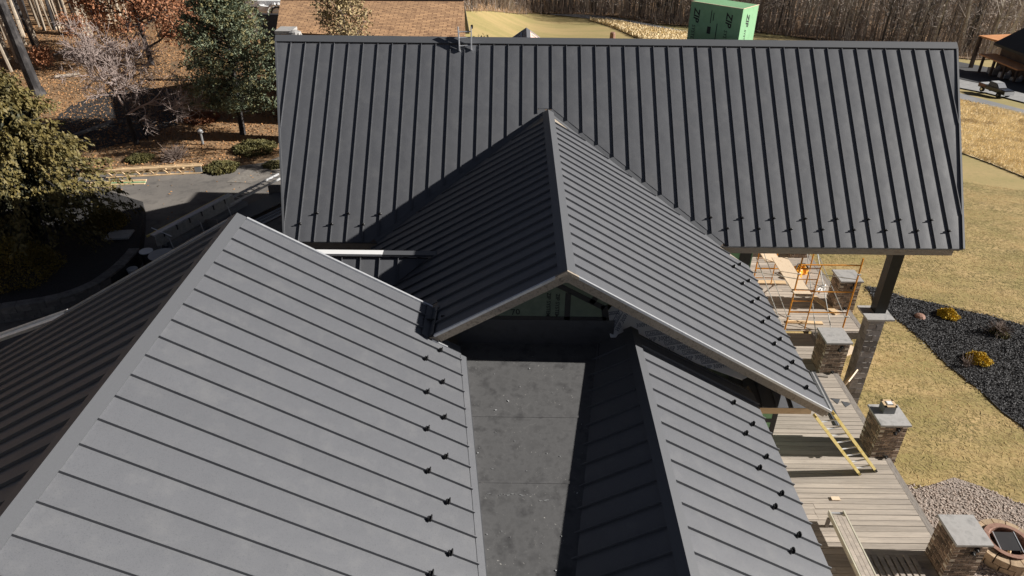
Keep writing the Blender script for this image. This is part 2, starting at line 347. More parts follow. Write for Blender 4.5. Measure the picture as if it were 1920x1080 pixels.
M['white'] = mat('white_paint', [(.72, .73, .74), (.80, .80, .80)], rough=.5, scale=3)
M['darkroof'] = mat('dark_far_roof', [(.030, .029, .032), (.045, .043, .046)], rough=.6, scale=1)
M['copper'] = mat('rusty_awning_metal', [(.62, .27, .11), (.80, .38, .17)], rough=.6, scale=1.2, detail=5)
M['barnwood'] = mat('barn_post_wood', [(.085, .06, .048), (.15, .11, .088)], rough=.9, scale=1)
M['darkin'] = mat('dark_interior', [(.012, .012, .013)], rough=.9)
M['glass'] = mat('dark_window_glass', [(.012, .014, .016)], rough=.08, spec=.7)
M['carblack'] = mat('black_car_paint', [(.012, .012, .014)], rough=.25, coat=.6)
M['chrome'] = mat('bright_chrome', [(.62, .63, .65)], rough=.2, metal=.9)
M['tyre'] = mat('tyre_rubber', [(.015, .015, .015)], rough=.9)
M['rust'] = mat('rusty_steel_ring', [(.16, .075, .05), (.30, .17, .125), (.22, .115, .08)], rough=.8, scale=9, detail=6)
M['stone'] = mat('tan_fire_stone', [(.25, .17, .105), (.46, .34, .22), (.34, .25, .165)], rough=.9, scale=6, detail=7, rand=.2, bump=.4, bscale=30, bdist=.01)
M['wallstone'] = mat('grey_retaining_stone', [(.11, .105, .10), (.20, .19, .18)], rough=.95, scale=6, detail=7, rand=.2, bump=.4, bscale=25, bdist=.01)
M['ash'] = mat('ash', [(.03, .03, .03), (.16, .15, .14)], rough=1, scale=8)
M['tarp'] = mat('green_tarp', [(.10, .26, .12), (.30, .50, .30)], rough=.5, scale=3)
M['plasticgrey'] = mat('grey_plastic', [(.36, .37, .38), (.44, .45, .46)], rough=.5, scale=4)

# membrane roof: scuffs and pale specks worn into the sheet
def epdm():
    m = mat('scuffed_roof_membrane', [(.055, .055, .057), (.100, .100, .102), (.074, .074, .076)], rough=.72, scale=3.5, detail=12, spec=.35, bump=.25, bscale=9, bdist=.01)
    N = m.node_tree.nodes; L = m.node_tree.links; b = N['Principled BSDF']
    old = b.inputs['Base Color'].links[0].from_socket; tc = next(n for n in N if n.type == 'TEX_COORD')
    prev = old
    for sc, thr, c, kind in ((17.0, .735, (.36, .35, .33), 0), (34.0, .735, (.22, .22, .21), 1), (5.5, .72, (.12, .12, .12), 2)):
        nz = N.new('ShaderNodeTexNoise'); nz.inputs['Scale'].default_value = sc; nz.inputs['Detail'].default_value = 3.5; nz.inputs['Distortion'].default_value = 1.4
        mp = N.new('ShaderNodeMapping'); mp.inputs['Location'].default_value = (kind*7.1, kind*3.3, 0); L.new(tc.outputs['Object'], mp.inputs[0]); L.new(mp.outputs[0], nz.inputs['Vector'])
        mr = N.new('ShaderNodeMapRange'); mr.inputs[1].default_value = thr-.06; mr.inputs[2].default_value = thr; L.new(nz.outputs['Fac'], mr.inputs[0])
        n2 = N.new('ShaderNodeTexNoise'); n2.inputs['Scale'].default_value = 1.1+kind*.5; n2.inputs['Detail'].default_value = 2; L.new(mp.outputs[0], n2.inputs['Vector'])
        m2 = N.new('ShaderNodeMapRange'); m2.inputs[1].default_value = .42; m2.inputs[2].default_value = .62; L.new(n2.outputs['Fac'], m2.inputs[0])
        mm = N.new('ShaderNodeMath'); mm.operation = 'MULTIPLY'; L.new(mr.outputs[0], mm.inputs[0]); L.new(m2.outputs[0], mm.inputs[1])
        mx = N.new('ShaderNodeMix'); mx.data_type = 'RGBA'; mx.inputs[7].default_value = (*c, 1); L.new(mm.outputs[0], mx.inputs[0]); L.new(prev, mx.inputs[6]); prev = mx.outputs[2]
    L.new(prev, b.inputs['Base Color']); return m
M['epdm'] = epdm()
def shingles():
    m = mat('brown_asphalt_shingles', [(.26, .15, .085), (.46, .29, .17), (.36, .22, .125)], rough=.95, scale=3.0, detail=8)
    N = m.node_tree.nodes; L = m.node_tree.links; b = N['Principled BSDF']; old = b.inputs['Base Color'].links[0].from_socket
    tc = next(n for n in N if n.type == 'TEX_COORD')
    br = N.new('ShaderNodeTexBrick'); br.inputs['Scale'].default_value = 1; br.inputs['Brick Width'].default_value = .46; br.inputs['Row Height'].default_value = .17; br.inputs['Mortar Size'].default_value = .022; br.inputs['Mortar Smooth'].default_value = .3; br.inputs['Bias'].default_value = -.2
    br.inputs['Color1'].default_value = (1.15, 1.1, 1.0, 1); br.inputs['Color2'].default_value = (.62, .58, .55, 1); br.inputs['Mortar'].default_value = (.38, .33, .3, 1)
    L.new(tc.outputs['UV'], br.inputs['Vector'])
    mx = N.new('ShaderNodeMix'); mx.data_type = 'RGBA'; mx.blend_type = 'MULTIPLY'; mx.inputs[0].default_value = 1; L.new(old, mx.inputs[6]); L.new(br.outputs[0], mx.inputs[7]); L.new(mx.outputs[2], b.inputs['Base Color'])
    return m
M['shingle'] = shingles()

def text_part(name, body, parent, origin, right, up, size, m, bold=0.0, shear=0.0, offset=.004, align='LEFT'):
    cu = bpy.data.curves.new(name, 'FONT'); cu.body = body; cu.size = size; cu.align_x = align; cu.offset = bold; cu.shear = shear; cu.resolution_u = 2
    o = bpy.data.objects.new('tmp_text', cu); COL.objects.link(o); bpy.context.view_layer.update()
    me = bpy.data.meshes.new_from_object(o.evaluated_get(bpy.context.evaluated_depsgraph_get())); bpy.data.objects.remove(o); me.name = name
    r = np.array(right, float); r /= np.linalg.norm(r); u = np.array(up, float); u /= np.linalg.norm(u); n = np.cross(r, u)
    v = np.empty(len(me.vertices)*3); me.vertices.foreach_get('co', v); v = v.reshape(-1, 3)
    W = np.array(origin)+v[:, :1]*r+v[:, 1:2]*u+n*offset-(WL[parent.name] if parent is not None else 0)
    me.vertices.foreach_set('co', W.ravel()); me.update(); me.materials.clear()
    return mesh_obj(name, me, m, parent)

# ================================================================== THE GROUND
def grade(a, b, fine0, fine1, s0, s1):
    out = [fine0]; x = fine0
    while x < fine1: x += s0; out.append(x)
    st = s0
    while x < b: st = min(s1, st*1.12); x += st; out.append(x)
    x = fine0; st = s0; pre = []
    while x > a: st = min(s1, st*1.12); x -= st; pre.append(x)
    return np.array(pre[::-1]+out)
gx = grade(-260, 420, -24, 30, 1.0, 14); gy = grade(-30, 620, 0, 45, 1.0, 14)
X, Y = np.meshgrid(gx, gy); Z = T(X, Y)
nx, ny = len(gx), len(gy)
idx = np.arange(nx*ny).reshape(ny, nx)
F = np.stack([idx[:-1, :-1], idx[:-1, 1:], idx[1:, 1:], idx[1:, :-1]], -1).reshape(-1, 4)
me = bpy.data.meshes.new('ground'); me.from_pydata(np.stack([X, Y, Z], -1).reshape(-1, 3).tolist(), [], F.tolist()); me.update()
mesh_obj('ground', me, M['field'], None, True, kind='structure')
G2 = lambda *q: [gnd(*p)[:2] for p in q]
lawn_poly = [(8.0, 4), (8.0, 24), (9, 33), (14, 40)]+G2((1800, 330), (1860, 352), (1960, 400))+[(30, 20), (30, 4)]
patch('lawn', lawn_poly, M['lawn'], .012, 1.0)
wood_poly = [(-9.5, 34.5), (-12, 33), (-14.2, 31.8), (-19, 31.6), (-23.5, 29.2), (-25.5, 17), (-27, 3), (-60, 3), (-110, 40), (-110, 140), (-30, 140), (-17, 62), (-14, 44), (-9, 40)]
patch('forest_floor', wood_poly, M['floor'], .02, 1.6)
drive_poly = [(-9.0, 4.0), (-5.2, 17.2), (-5.2, 25), (-8.5, 30.4), (-12.2, 33), (-14.6, 31.9), (-19.4, 31.2), (-24, 29), (-26, 17.2), (-27, 4.0)]
patch('driveway', drive_poly, M['asphalt'], .035, 1.0)
walk_poly = G2((425, 343), (470, 316), (522, 296))+[(-8.6, 33.6), (-8.6, 30.5)]+G2((522, 325), (470, 345))
patch('walkway', walk_poly, M['paver'], .05, .8)
isl = G2((95, 240), (125, 205), (190, 175), (255, 165), (330, 168), (345, 195), (330, 235), (270, 262), (190, 282), (130, 275))
patch('mulch_island', isl, M['mulch'], .045, .5, ragged=.1)
mul_poly = G2((1623, 538), (1660, 545), (1700, 560), (1760, 573), (1850, 592), (1925, 612), (1990, 640))+G2((1990, 850), (1925, 808), (1880, 770), (1840, 737), (1800, 703), (1760, 668), (1720, 632), (1690, 606), (1655, 585))
patch('mulch_bed', mul_poly, M['mulch'], .045, .35, ragged=.05)
grav_poly = [(7.0, 5), (7.0, 16.2), (9.35, 16.4), (9.6, 14.6)]+G2((1690, 905), (1722, 912), (1790, 905), (1850, 918), (1940, 955))+[(17, 9.5), (15, 5)]
patch('gravel_bed', grav_poly, M['gravel'], .03, .4, ragged=.07)
field_poly = G2((1795, 188), (1850, 200), (1990, 232), (1990, 370), (1920, 333), (1850, 305), (1795, 285))+G2((1700, 270), (1700, 170))
patch('dry_field', field_poly, M['straw'], .05, 2.0)
strip2 = G2((1105, 38), (1150, 42), (1220, 55), (1292, 66), (1292, 84), (1240, 88), (1190, 70), (1150, 52))
patch('dry_grass_strip', strip2, M['straw'], .08, 2.5)
patch('country_road', G2((1700, 146), (1797, 176), (1850, 190), (1990, 226), (1990, 237), (1850, 201), (1797, 187), (1700, 162)), M['road'], .10, 2.0)
patch('gravel_lot', G2((1700, 120), (1797, 149), (1850, 160), (1990, 192), (1990, 212), (1850, 176), (1797, 166), (1700, 140)), M['gravlot'], .10, 2.0)
patch('parking_lot', G2((1700, 110), (1797, 118), (1850, 128), (1990, 150), (1990, 194), (1900, 172), (1850, 161), (1797, 150), (1700, 124)), M['lot'], .14, 2.0)
patch('far_lane', G2((1020, 22), (1090, 26), (1160, 35), (1230, 48), (1300, 63), (1420, 80), (1420, 86), (1300, 71), (1230, 56), (1160, 44), (1090, 34), (1020, 26)), M['road'], .10, 2.5)
edge_far = G2((760, 14), (880, 22), (1000, 25), (1090, 28), (1160, 33), (1230, 46), (1300, 50), (1420, 61), (1500, 71), (1560, 80), (1640, 90), (1740, 105), (1830, 113), (1960, 110))
far_floor = list(edge_far)+[(300, 140), (300, 480), (-120, 480), (-120, 200)]
patch('far_woodland_floor', far_floor, M['floor'], .12, 8.0)

# ================================================================== THE HOUSE
HOUSE = thing('house', 'large house with several charcoal standing seam metal roofs filling the middle of the view', 'house', (2.8, 17, -14.3))
y2, z2, SL = 16.312, -8.5147, .8645
sA, cA = math.sin(math.atan(SL)), math.cos(math.atan(SL))
RY, RZ = 20.99, z2+SL*(20.99-y2)                         # main ridge
xm, zm, tm, ymf, hm = .9123, -5.9676, .5811, 10.4513, 5.0972
xl, zl, tl, ylf = -4.8367, -5.4623, .5698, 11.4401
xr, zr, tr, hr = 2.1906, -7.4755, .567, 2.4867
fz0, fs = -8.0718, .0686
flz = lambda y: fz0+fs*(y-6)                            # line of the panel ends
fll = lambda y: flz(y)-.115-.016*(10.4-y)                              # the membrane lies a hand lower
WALLY = 10.98
DZ = .02                                                 # pans sit a little under the surveyed seam tops
RIB = .038

def roof_face(part, O, U, V, ribs, u0, u1, vmax, planes, vmin=-20., label=None, ribcut=(.0, .0), bulge=.003):
    O, U, V = (np.array(q, float) for q in (O, U, V)); Nn = np.cross(U, V)
    if Nn[2] < 0: Nn = -Nn
    P3 = lambda u, v, h=0.: O+U*u+V*v+Nn*h
    edges = [u0]+[r for r in ribs if u0+.01 < r < u1-.01]+[u1]
    for i in range(len(edges)-1):
        a, b = edges[i], edges[i+1]; mid = (a+b)/2
        poly = [(a, vmin), (b, vmin), (b, vmax), (a, vmax)]
        for pl in planes(mid): poly = clip(poly, *pl)
        if len(poly) < 3 or area(poly) < .002: continue
        mb = MB(); mb.prism([P3(p[0], p[1], -.012) for p in poly], Nn*.008)
        ns = 8; wp = b-a; bl = bulge*(wp/.4)**2; hh = lambda u: bl*(1-(2*(u-a)/wp-1)**2)
        for j in range(ns):
            ua, ub = a+wp*j/ns, a+wp*(j+1)/ns; sp = clip(clip(poly, 1, 0, -ua), -1, 0, ub)
            if len(sp) > 2 and area(sp) > 1e-4:
                q = [P3(p[0], p[1], hh(p[0])-.002) for p in sp]; nq = np.cross(q[1]-q[0], q[2]-q[1])
                mb.add(q if nq@Nn > 0 else q[::-1], [tuple(range(len(q)))])
        if i > 0:
            seg = [(a, vmin), (a, vmax)]; lo, hi = vmin, vmax; ok = True
            for (A, B, Cc) in planes(mid-.001 if False else a):
                k = A*a+Cc
                if abs(B) < 1e-9:
                    if k < 0: ok = False
                elif B > 0: lo = max(lo, -k/B)
                else: hi = min(hi, -k/B)
            lo += ribcut[0]; hi -= ribcut[1]
            if ok and hi-lo > .05:
                mb.obox(P3(a, (lo+hi)/2, RIB/2), U*.006, V*(hi-lo)/2, Nn*RIB/2)
                mb.obox(P3(a+.004, (lo+hi)/2, RIB-.004), U*.008, V*(hi-lo)/2, Nn*.005)
        o = mb.build('roof_panel', M['roof'], part)
        if label: o['label'] = label
    return P3

def slab(name, pts, thick, m, parent):
    mb = MB(); p = [np.array(q, float) for q in pts]
    n = np.cross(p[1]-p[0], p[2]-p[0]); n /= np.linalg.norm(n)
    if n[2] < 0: n = -n
    mb.prism([q-n*.012 for q in p], -n*thick); return mb.build(name, m, parent)

def ridge_cap(part, a, b, s1, s2, wdt, raise_=.03, m='trim'):
    """folded cap over a ridge from a to b; s1, s2 are unit down-slope directions either side"""
    a, b = np.array(a, float), np.array(b, float); d = (b-a)/np.linalg.norm(b-a); mb = MB()
    s1, s2 = np.array(s1, float), np.array(s2, float); up = np.array((0, 0, 1.))
    def nrm(s):
        n = np.cross(d, s); n = n/np.linalg.norm(n); return n if n[2] > 0 else -n
    n1, n2 = nrm(s1), nrm(s2)
    t = .005; top = up*raise_*1.12
    prof = [s1*wdt+n1*(raise_-.034), s1*wdt+n1*raise_, top, s2*wdt+n2*raise_, s2*wdt+n2*(raise_-.034), s2*(wdt-t)+n2*(raise_-.034), s2*(wdt-t)+n2*(raise_-t), top-up*t*1.5, s1*(wdt-t)+n1*(raise_-t), s1*(wdt-t)+n1*(raise_-.034)]
    mb.add([a+p for p in prof]+[b+p for p in prof], [(i, (i+1) % 10, 10+(i+1) % 10, 10+i) for i in range(10)]+[(0, 1, 2, 7, 8, 9)[::-1], (2, 3, 4, 5, 6, 7)[::-1], (10, 11, 12, 17, 18, 19), (12, 13, 14, 15, 16, 17)])
    return mb.build('ridge_cap', M[m], part)

GUARD = None
def guard(part, p, V, Nn, U):
    """seam clamp with an upright snow-stop blade, p on the pan at the seam, V up-slope"""
    global GUARD
    V, Nn, U = (np.array(q, float) for q in (V, Nn, U))
    if GUARD is None:
        mb = MB(); mb.obox((0, 0, .028), (.024, 0, 0), (0, .03, 0), (0, 0, .026))
        oval = [(.052*math.cos(t)*(1+.25*abs(math.sin(t))), -.012, .048+.042*math.sin(t)) for t in np.linspace(0, 2*math.pi, 12, endpoint=False)]
        mb.prism(oval, (0, .008, 0)); mb.tube((-.03, .012, .034), (.03, .012, .034), .008, n=6)
        GUARD = mb.mesh('snow_guard'); GUARD.materials.append(M['black'])
    o = bpy.data.objects.new('snow_guard', GUARD); link(o, part, WL[part.name])
    mw = Matrix(((U[0], V[0], Nn[0]), (U[1], V[1], Nn[1]), (U[2], V[2], Nn[2]))).to_4x4()
    mw.translation = Vector(np.array(p, float)-WL[part.name]); o.matrix_local = mw
    return o

# ---- main roof (front slope seen, back slope beyond the ridge)
rkx = lambda v: (-5.83-.149*v, 11.48+.152*v)
vR = 6.10
O = (0, y2, z2-DZ); Vm = np.array((0, cA, sA)); Um = np.array((1., 0, 0)); Nm = np.array((0, -sA, cA))
main = slab('main_roof', [np.array(O)+Vm*v+Um*x for v, x in ((.01, rkx(0)[0]+.02), (.01, rkx(0)[1]-.02), (vR, rkx(vR)[1]-.02), (vR, rkx(vR)[0]+.02))], .16, M['underdeck'], HOUSE)
cV = zm-z2+DZ+xm*tm; cV2 = zm-z2+DZ-xm*tm; vap = (zm-z2)/sA
mg = .085
def main_planes(u):
    base = [(1, .149, 5.83-.03), (-1, -0.0+.152, 11.48-.03)]
    if u > xm+.21: base.append((tm, sA, -cV-mg))
    elif u < xm-.21: base.append((-tm, sA, -cV2-mg))
    elif abs(u-xm) <= .21: base.append((0, 1, -vap-.06))
    return base
ribs = [-6.2894+.4064*k for k in range(46)]
P3m = roof_face(main, O, Um, Vm, ribs, -6.9, 12.6, 5.975, main_planes, vmin=0, bulge=.0055)
ridge_cap(main, (rkx(vR)[0]-.01, RY, RZ-DZ), (rkx(vR)[1]+.01, RY, RZ-DZ), (0, -cA, -sA), (0, .851, -.525), .185, .045)
for sgn, (xa, xb) in ((-1, (rkx(0)[0], rkx(6.03)[0])), (1, (rkx(0)[1], rkx(6.03)[1]))):
    mb = MB(); p, q = P3m(xa, -.012, .010), P3m(xb, 6.03, .010)
    mb.bar(p, q, .05, .055, Nm); mb.build('rake_trim', M['trim'], main)
    mb = MB(); p, q = P3m(xa-.01*sgn, 0.02, -.14), P3m(xb-.01*sgn, 6.0, -.14); mb.bar(p, q, .035, .2, Nm); mb.build('rake_board', M['fascia'], main)
mb = MB(); mb.box(rkx(0)[0]+.12, rkx(0)[1]-.22, y2+.01, y2+.05, z2-.225, z2-.035); mb.build('fascia_board', M['fascia'], main)
mb = MB(); mb.box(rkx(0)[0]+.02, rkx(0)[1]-.01, y2-.012, y2+.004, z2-.055, z2-.022); mb.build('eave_trim', M['trim'], main)
for k in (2, 4, 6, 29, 31, 33, 35, 37, 39, 41, 43): guard(main, P3m(ribs[k], .475), Vm, Nm, Um)
for k in (3, 5, 7, 28, 30, 32, 34, 36, 38, 40, 42): guard(main, P3m(ribs[k], .775), Vm, Nm, Um)
back = [(-6.7, RY, RZ-DZ), (12.38, RY, RZ-DZ), (11.3, 28.2, RZ-.617*7.21), (-5.7, 28.2, RZ-.617*7.21)]
bp = slab('back_roof', back, .16, M['trim'], HOUSE)
# valley flashing where the cross gable meets the main slope (a folded strip under both sets of pans)
def valley(sign):
    mb = MB(); pts = []
    for z in (zm-.02, z2-DZ+.02):
        y = y2+(z-z2)/SL; x = xm+sign*(zm-z)/tm; pts.append((x, y, z))
    a, b = np.array(pts[0]), np.array(pts[1]); d = (b-a)/np.linalg.norm(b-a)
    s1 = np.cross(d, Nm); s1 *= np.sign(s1[2]) if s1[2] else 1
    nmid = np.array((sign*math.sin(math.atan(tm)), 0, math.cos(math.atan(tm)))); s2 = np.cross(d, nmid); s2 *= 1 if s2[2] > 0 else -1
    dn = np.array((0, 0, -DZ-.001))
    for s, n in ((s1, Nm), (s2, nmid)):
        q = [a+dn, b+dn, b+dn+s*.2, a+dn+s*.2]; mb.prism([p-n*.004 for p in q], -n*.003)
    return mb.build('valley_flashing', M['trim'], main)
valley(1); valley(-1)

# ---- cross gable roof
bet = math.atan(tm); sB, cB = math.sin(bet), math.cos(bet)
mid = slab('cross_gable_roof', [(xm, ymf+.03, zm-DZ), (xm+hm-.02, ymf+.03, zm-DZ-tm*(hm-.02)), (xm+hm-.02, 16.0, zm-DZ-tm*(hm-.02)), (xm+4.3, 16.3, zm-DZ-tm*4.3), (xm, y2+(zm-z2)/SL, zm-DZ)], .13, M['rakewood'], HOUSE)
XV = (zl-zm+tl*xl+tm*xm)/(tl+tm)                          # valley with the left wing
slab('cross_gable_sheathing', [(xm, ymf+.03, zm-DZ), (XV+.02, ymf+.03, zm-DZ-tm*(xm-XV-.02)), (XV+.02, ylf, zm-DZ-tm*(xm-XV-.02)), (-3.6, 14.2, zm-DZ-tm*(xm+3.6)), (-3.6, 15.4, zm-DZ-tm*(xm+3.6)), (xm, y2+(zm-z2)/SL, zm-DZ)], .13, M['rakewood'], HOUSE)
mribs = sorted(18.4583-.4013*k for k in range(-3, 21))
yv0 = lambda h: y2+(zm-tm*h-z2)/SL                        # main plane y at horizontal distance h from the ridge
def mid_planes_R(u):                                      # u = y, v = -slope distance from ridge
    # y <= yv0(h) - m  ; h = -v*cB
    return [(-1, tm*cB/SL, y2+(zm-z2)/SL-.14), (1, 0, -ymf)] if True else []
P3r = roof_face(mid, (xm, 0, zm-DZ), (0, 1., 0), (cB*-1, 0, sB), mribs, ymf, 18.6, -.10, lambda u: [(-1, tm*cB/SL, y2+(zm-z2)/SL-.14)] if u > 16.03 else [(1, 0, 0)], vmin=-hm/cB, ribcut=(.0, .03))
def mid_planes_L(u):
    pl = [(-1, tm*cB/SL, y2+(zm-z2)/SL-.14)] if u > 16.03 else [(1, 0, 0)]
    if u < ylf+.2: pl.append((0, 1, (xm-XV-.07)/cB))
    return pl
roof_face(mid, (xm, 0, zm-DZ), (0, 1., 0), (cB, 0, sB), mribs, ymf, 18.6, -.10, mid_planes_L, vmin=-5.2, ribcut=(.0, .03))
ridge_cap(mid, (xm, ymf+.0, zm-DZ), (xm, y2+(zm-z2)/SL-.03, zm-DZ), (cB, 0, -sB), (-cB, 0, -sB), .155, .04)
dR, dL = np.array((cB, 0, -sB)), np.array((-cB, 0, -sB)); nR, nL = np.array((sB, 0, cB)), np.array((-sB, 0, cB))
ap = np.array((xm, ymf, zm-DZ))
for d, n, L, s0 in ((dR, nR, hm/cB, .155), (dL, nL, (xm+1.366)/cB, .16)):
    mb = MB(); mb.bar(ap+d*.0+n*-.09+np.array((0, .012, 0)), ap+d*(L-.03)-n*.09+np.array((0, .012, 0)), .03, .155, n); mb.build('rake_board', M['rakewood'], mid)
    mb = MB(); mb.bar(ap+d*s0+n*.010+np.array((0, -.016, 0)), ap+d*L+n*.010+np.array((0, -.016, 0)), .045, .045, n); mb.build('drip_edge', M['galv'], mid)
mb = MB(); mb.prism([(xm-.20, ymf-.044, zm-DZ-.135), (xm, ymf-.044, zm-DZ-.03), (xm+.20, ymf-.044, zm-DZ-.135), (xm+.20, ymf-.044, zm-DZ-.075), (xm, ymf-.044, zm-DZ+.042), (xm-.20, ymf-.044, zm-DZ-.075)], (0, .05, 0)); mb.prism([(xm-.1, ymf-.02, zm-DZ-.2), (xm+.1, ymf-.02, zm-DZ-.2), (xm+.1, ymf-.02, zm-DZ-.05), (xm, ymf-.02, zm-DZ), (xm-.1, ymf-.02, zm-DZ-.05)], (0, .03, 0)); mb.prism([(xm-.045, ymf-.006, zm-DZ-.02), (xm+.045, ymf-.006, zm-DZ-.02), (xm+.04, ymf-.006, zm-DZ-.2), (xm-.04, ymf-.006, zm-DZ-.2)], (0, .03, 0)); mb.build('rake_board', M['rakewood'], mid)
for h, ys in ((5.335-xm, [15.277, 14.508, 13.702, 12.887, 12.101, 11.292]), (5.612-xm, [15.73, 14.907, 14.103, 13.306, 12.498, 11.69, 10.884])):
    for yy in ys:
        yk = min(mribs, key=lambda r: abs(r-yy)); guard(mid, (xm+h, yk, zm-DZ-tm*h), -dR, nR, (0, -1, 0))
mb = MB(); e = ap+dR*(hm/cB); mb.bar(e+np.array((-.03, .03, -.075)), e+np.array((-.03, 5.5, -.075)), .03, .13); mb.build('fascia_board', M['rakewood'], mid)

# ---- left wing roof
gl = math.atan(tl); sG, cG = math.sin(gl), math.cos(gl); Y0 = 1.8
fx = lambda y: xl+(zl-DZ-flz(y))/tl                        # plan x where the slope dies into the membrane
left = slab('left_wing_roof', [(xl, Y0, zl-DZ), (fx(Y0)-.03, Y0, zl-DZ-tl*(fx(Y0)-.03-xl)), (fx(10.45)-.03, 10.45, zl-DZ-tl*(fx(10.45)-.03-xl)), (XV-.03, 10.5, zl-DZ-tl*(XV-.03-xl)), (XV-.03, ylf-.02, zl-DZ-tl*(XV-.03-xl)), (xl, ylf-.02, zl-DZ)], .13, M['underdeck'], HOUSE)
slab('left_wing_sheathing', [(xl, Y0, zl-DZ), (xl-5.6, Y0, zl-DZ-tl*5.6), (xl-5.6, ylf-.02, zl-DZ-tl*5.6), (xl, ylf-.02, zl-DZ)], .13, M['underdeck'], HOUSE)
lribs = sorted(11.0854-.4064*k for k in range(23))
def left_planes(u):
    if u > 10.5: return [(0, 1, (XV-xl-.075)/cG)]
    k = fs/tl/cG; c = (xl+(zl-DZ-flz(0))/tl-xl)/cG         # v >= -(x(y)-xl)/cG
    return [(-fs/tl/cG, 1, (fx(0)-xl)/cG-.095)]
roof_face(left, (xl, 0, zl-DZ), (0, 1., 0), (-cG, 0, sG), lribs, Y0, ylf, -.10, left_planes, vmin=-9, ribcut=(.01, .03))
roof_face(left, (xl, 0, zl-DZ), (0, 1., 0), (cG, 0, sG), lribs, Y0, ylf, -.10, lambda u: [(1, 0, 0)], vmin=-5.6/cG, ribcut=(.0, .03))
ridge_cap(left, (xl, Y0, zl-DZ), (xl, ylf+.01, zl-DZ), (cG, 0, -sG), (-cG, 0, -sG), .155, .04)
dl1, dl2 = np.array((cG, 0, -sG)), np.array((-cG, 0, -sG)); nl1, nl2 = np.array((sG, 0, cG)), np.array((-sG, 0, cG))
la = np.array((xl, ylf, zl-DZ))
mb = MB(); mb.bar(la+dl1*.16+nl1*.012+np.array((0, .015, 0)), la+dl1*((XV-xl)/cG-.03)+nl1*.012+np.array((0, .015, 0)), .045, .05, nl1); mb.build('drip_edge', M['galv'], left)
mb = MB(); mb.bar(la+dl2*.16+nl2*.008+np.array((0, .014, 0)), la+dl2*4.25+nl2*.008+np.array((0, .014, 0)), .03, .04, nl2); mb.build('drip_edge', M['galv'], left)
mb = MB(); mb.bar(la-nl2*.09+dl2*.02, la+dl2*6.5-nl2*.09, .03, .17, nl2); mb.build('rake_board', M['fascia'], left)
# eave flashing strip along the membrane
mb = MB(); a = np.array((fx(Y0), Y0, flz(Y0))); b = np.array((fx(10.44), 10.44, flz(10.44)))
mb.prism([a+nl1*.001, b+nl1*.001, b-dl1*.115+nl1*.001, a-dl1*.115+nl1*.001], nl1*.006); mb.build('eave_flashing', M['roof'], left)
# flashing that closes the valley between the wings, and the short drip edge beyond it
mb = MB(); zq = zl-DZ-tl*(XV-xl)
mb.prism([(XV, ymf+.03, zq+.012), (XV, ylf, zq+.012), np.array((XV, ylf, zq+.012))-dl1*.13+nl1*.02, np.array((XV, ymf+.03, zq+.012))-dl1*.13+nl1*.02], nl1*.005)
mb.prism([(XV, ymf+.03, zq+.012), (XV, ylf, zq+.012), np.array((XV, ylf, zq+.012))-dL*.13+nL*.02, np.array((XV, ymf+.03, zq+.012))-dL*.13+nL*.02], nL*.005)
mb.build('valley_flashing', M['trim'], left)
mb = MB(); p = np.array((-1.42, 10.47, zl-DZ-tl*(-1.42-xl)+.01)); mb.bar(p, p+dl1*.31, .035, .035, nl1); mb.build('drip_edge', M['galv'], left)
for row in (((-1.47, 9.885), (-1.367, 9.09), (-1.282, 8.275), (-1.182, 7.468), (-1.082, 6.66), (-.984, 5.851)), ((-1.264, 10.287), (-1.158, 9.491), (-1.062, 8.681), (-.973, 7.882), (-.876, 7.068), (-.78, 6.252))):
    for gx_, gy_ in row:
        yk = min(lribs, key=lambda r: abs(r-gy_)); guard(left, (gx_, yk, zl-DZ-tl*(gx_-xl)), -dl1, nl1, (0, -1, 0))

# ---- right wing roof
dl = math.atan(tr); sD, cD = math.sin(dl), math.cos(dl); ye = WALLY+.02
gx2 = lambda y: xr-(zr-DZ-flz(y))/tr
rgt = slab('right_wing_roof', [(xr, Y0, zr-DZ), (xr+hr-.02, Y0, zr-DZ-tr*(hr-.02)), (xr+hr-.02, 10.86, zr-DZ-tr*(hr-.02)), (xr, ye, zr-DZ)], .12, M['underdeck'], HOUSE)
slab('right_wing_sheathing', [(xr, Y0, zr-DZ), (gx2(Y0)-.1, Y0, zr-DZ-tr*(xr-gx2(Y0)+.1)), (gx2(ye)-.1, ye, zr-DZ-tr*(xr-gx2(ye)+.1)), (xr, ye, zr-DZ)], .12, M['underdeck'], HOUSE)
rribs = sorted(10.1537-.4064*k for k in range(-1, 21))
roof_face(rgt, (xr, 0, zr-DZ), (0, 1., 0), (-cD, 0, sD), rribs, Y0, 10.90, -.085, lambda u: [(1, 0, 0)] , vmin=-hr/cD, ribcut=(.0, .03))
roof_face(rgt, (xr, 0, zr-DZ), (0, 1., 0), (cD, 0, sD), rribs, Y0, ye, -.085, lambda u: [(fs/tr/cD, 1, (xr-gx2(0))/cD-.06)], vmin=-4, ribcut=(.02, .03))
ridge_cap(rgt, (xr, Y0, zr-DZ), (xr, ye+.02, zr-DZ), (cD, 0, -sD), (-cD, 0, -sD), .135, .04)
dr1, nr1 = np.array((cD, 0, -sD)), np.array((sD, 0, cD))
for h, ys in ((4.025-xr, [10.12, 9.303, 8.488, 7.694, 6.88]), (4.284-xr, [9.688, 8.895, 8.09, 7.28])):
    for yy in ys:
        yk = min(rribs, key=lambda r: abs(r-yy)); guard(rgt, (xr+h, yk, zr-DZ-tr*h), -dr1, nr1, (0, -1, 0))
mb = MB(); e = np.array((xr+hr-.03, 0, zr-DZ-tr*hr-.07)); mb.bar(e+np.array((0, Y0, 0)), e+np.array((0, 11.15, 0)), .03, .12); mb.build('fascia_board', M['rakewood'], rgt)
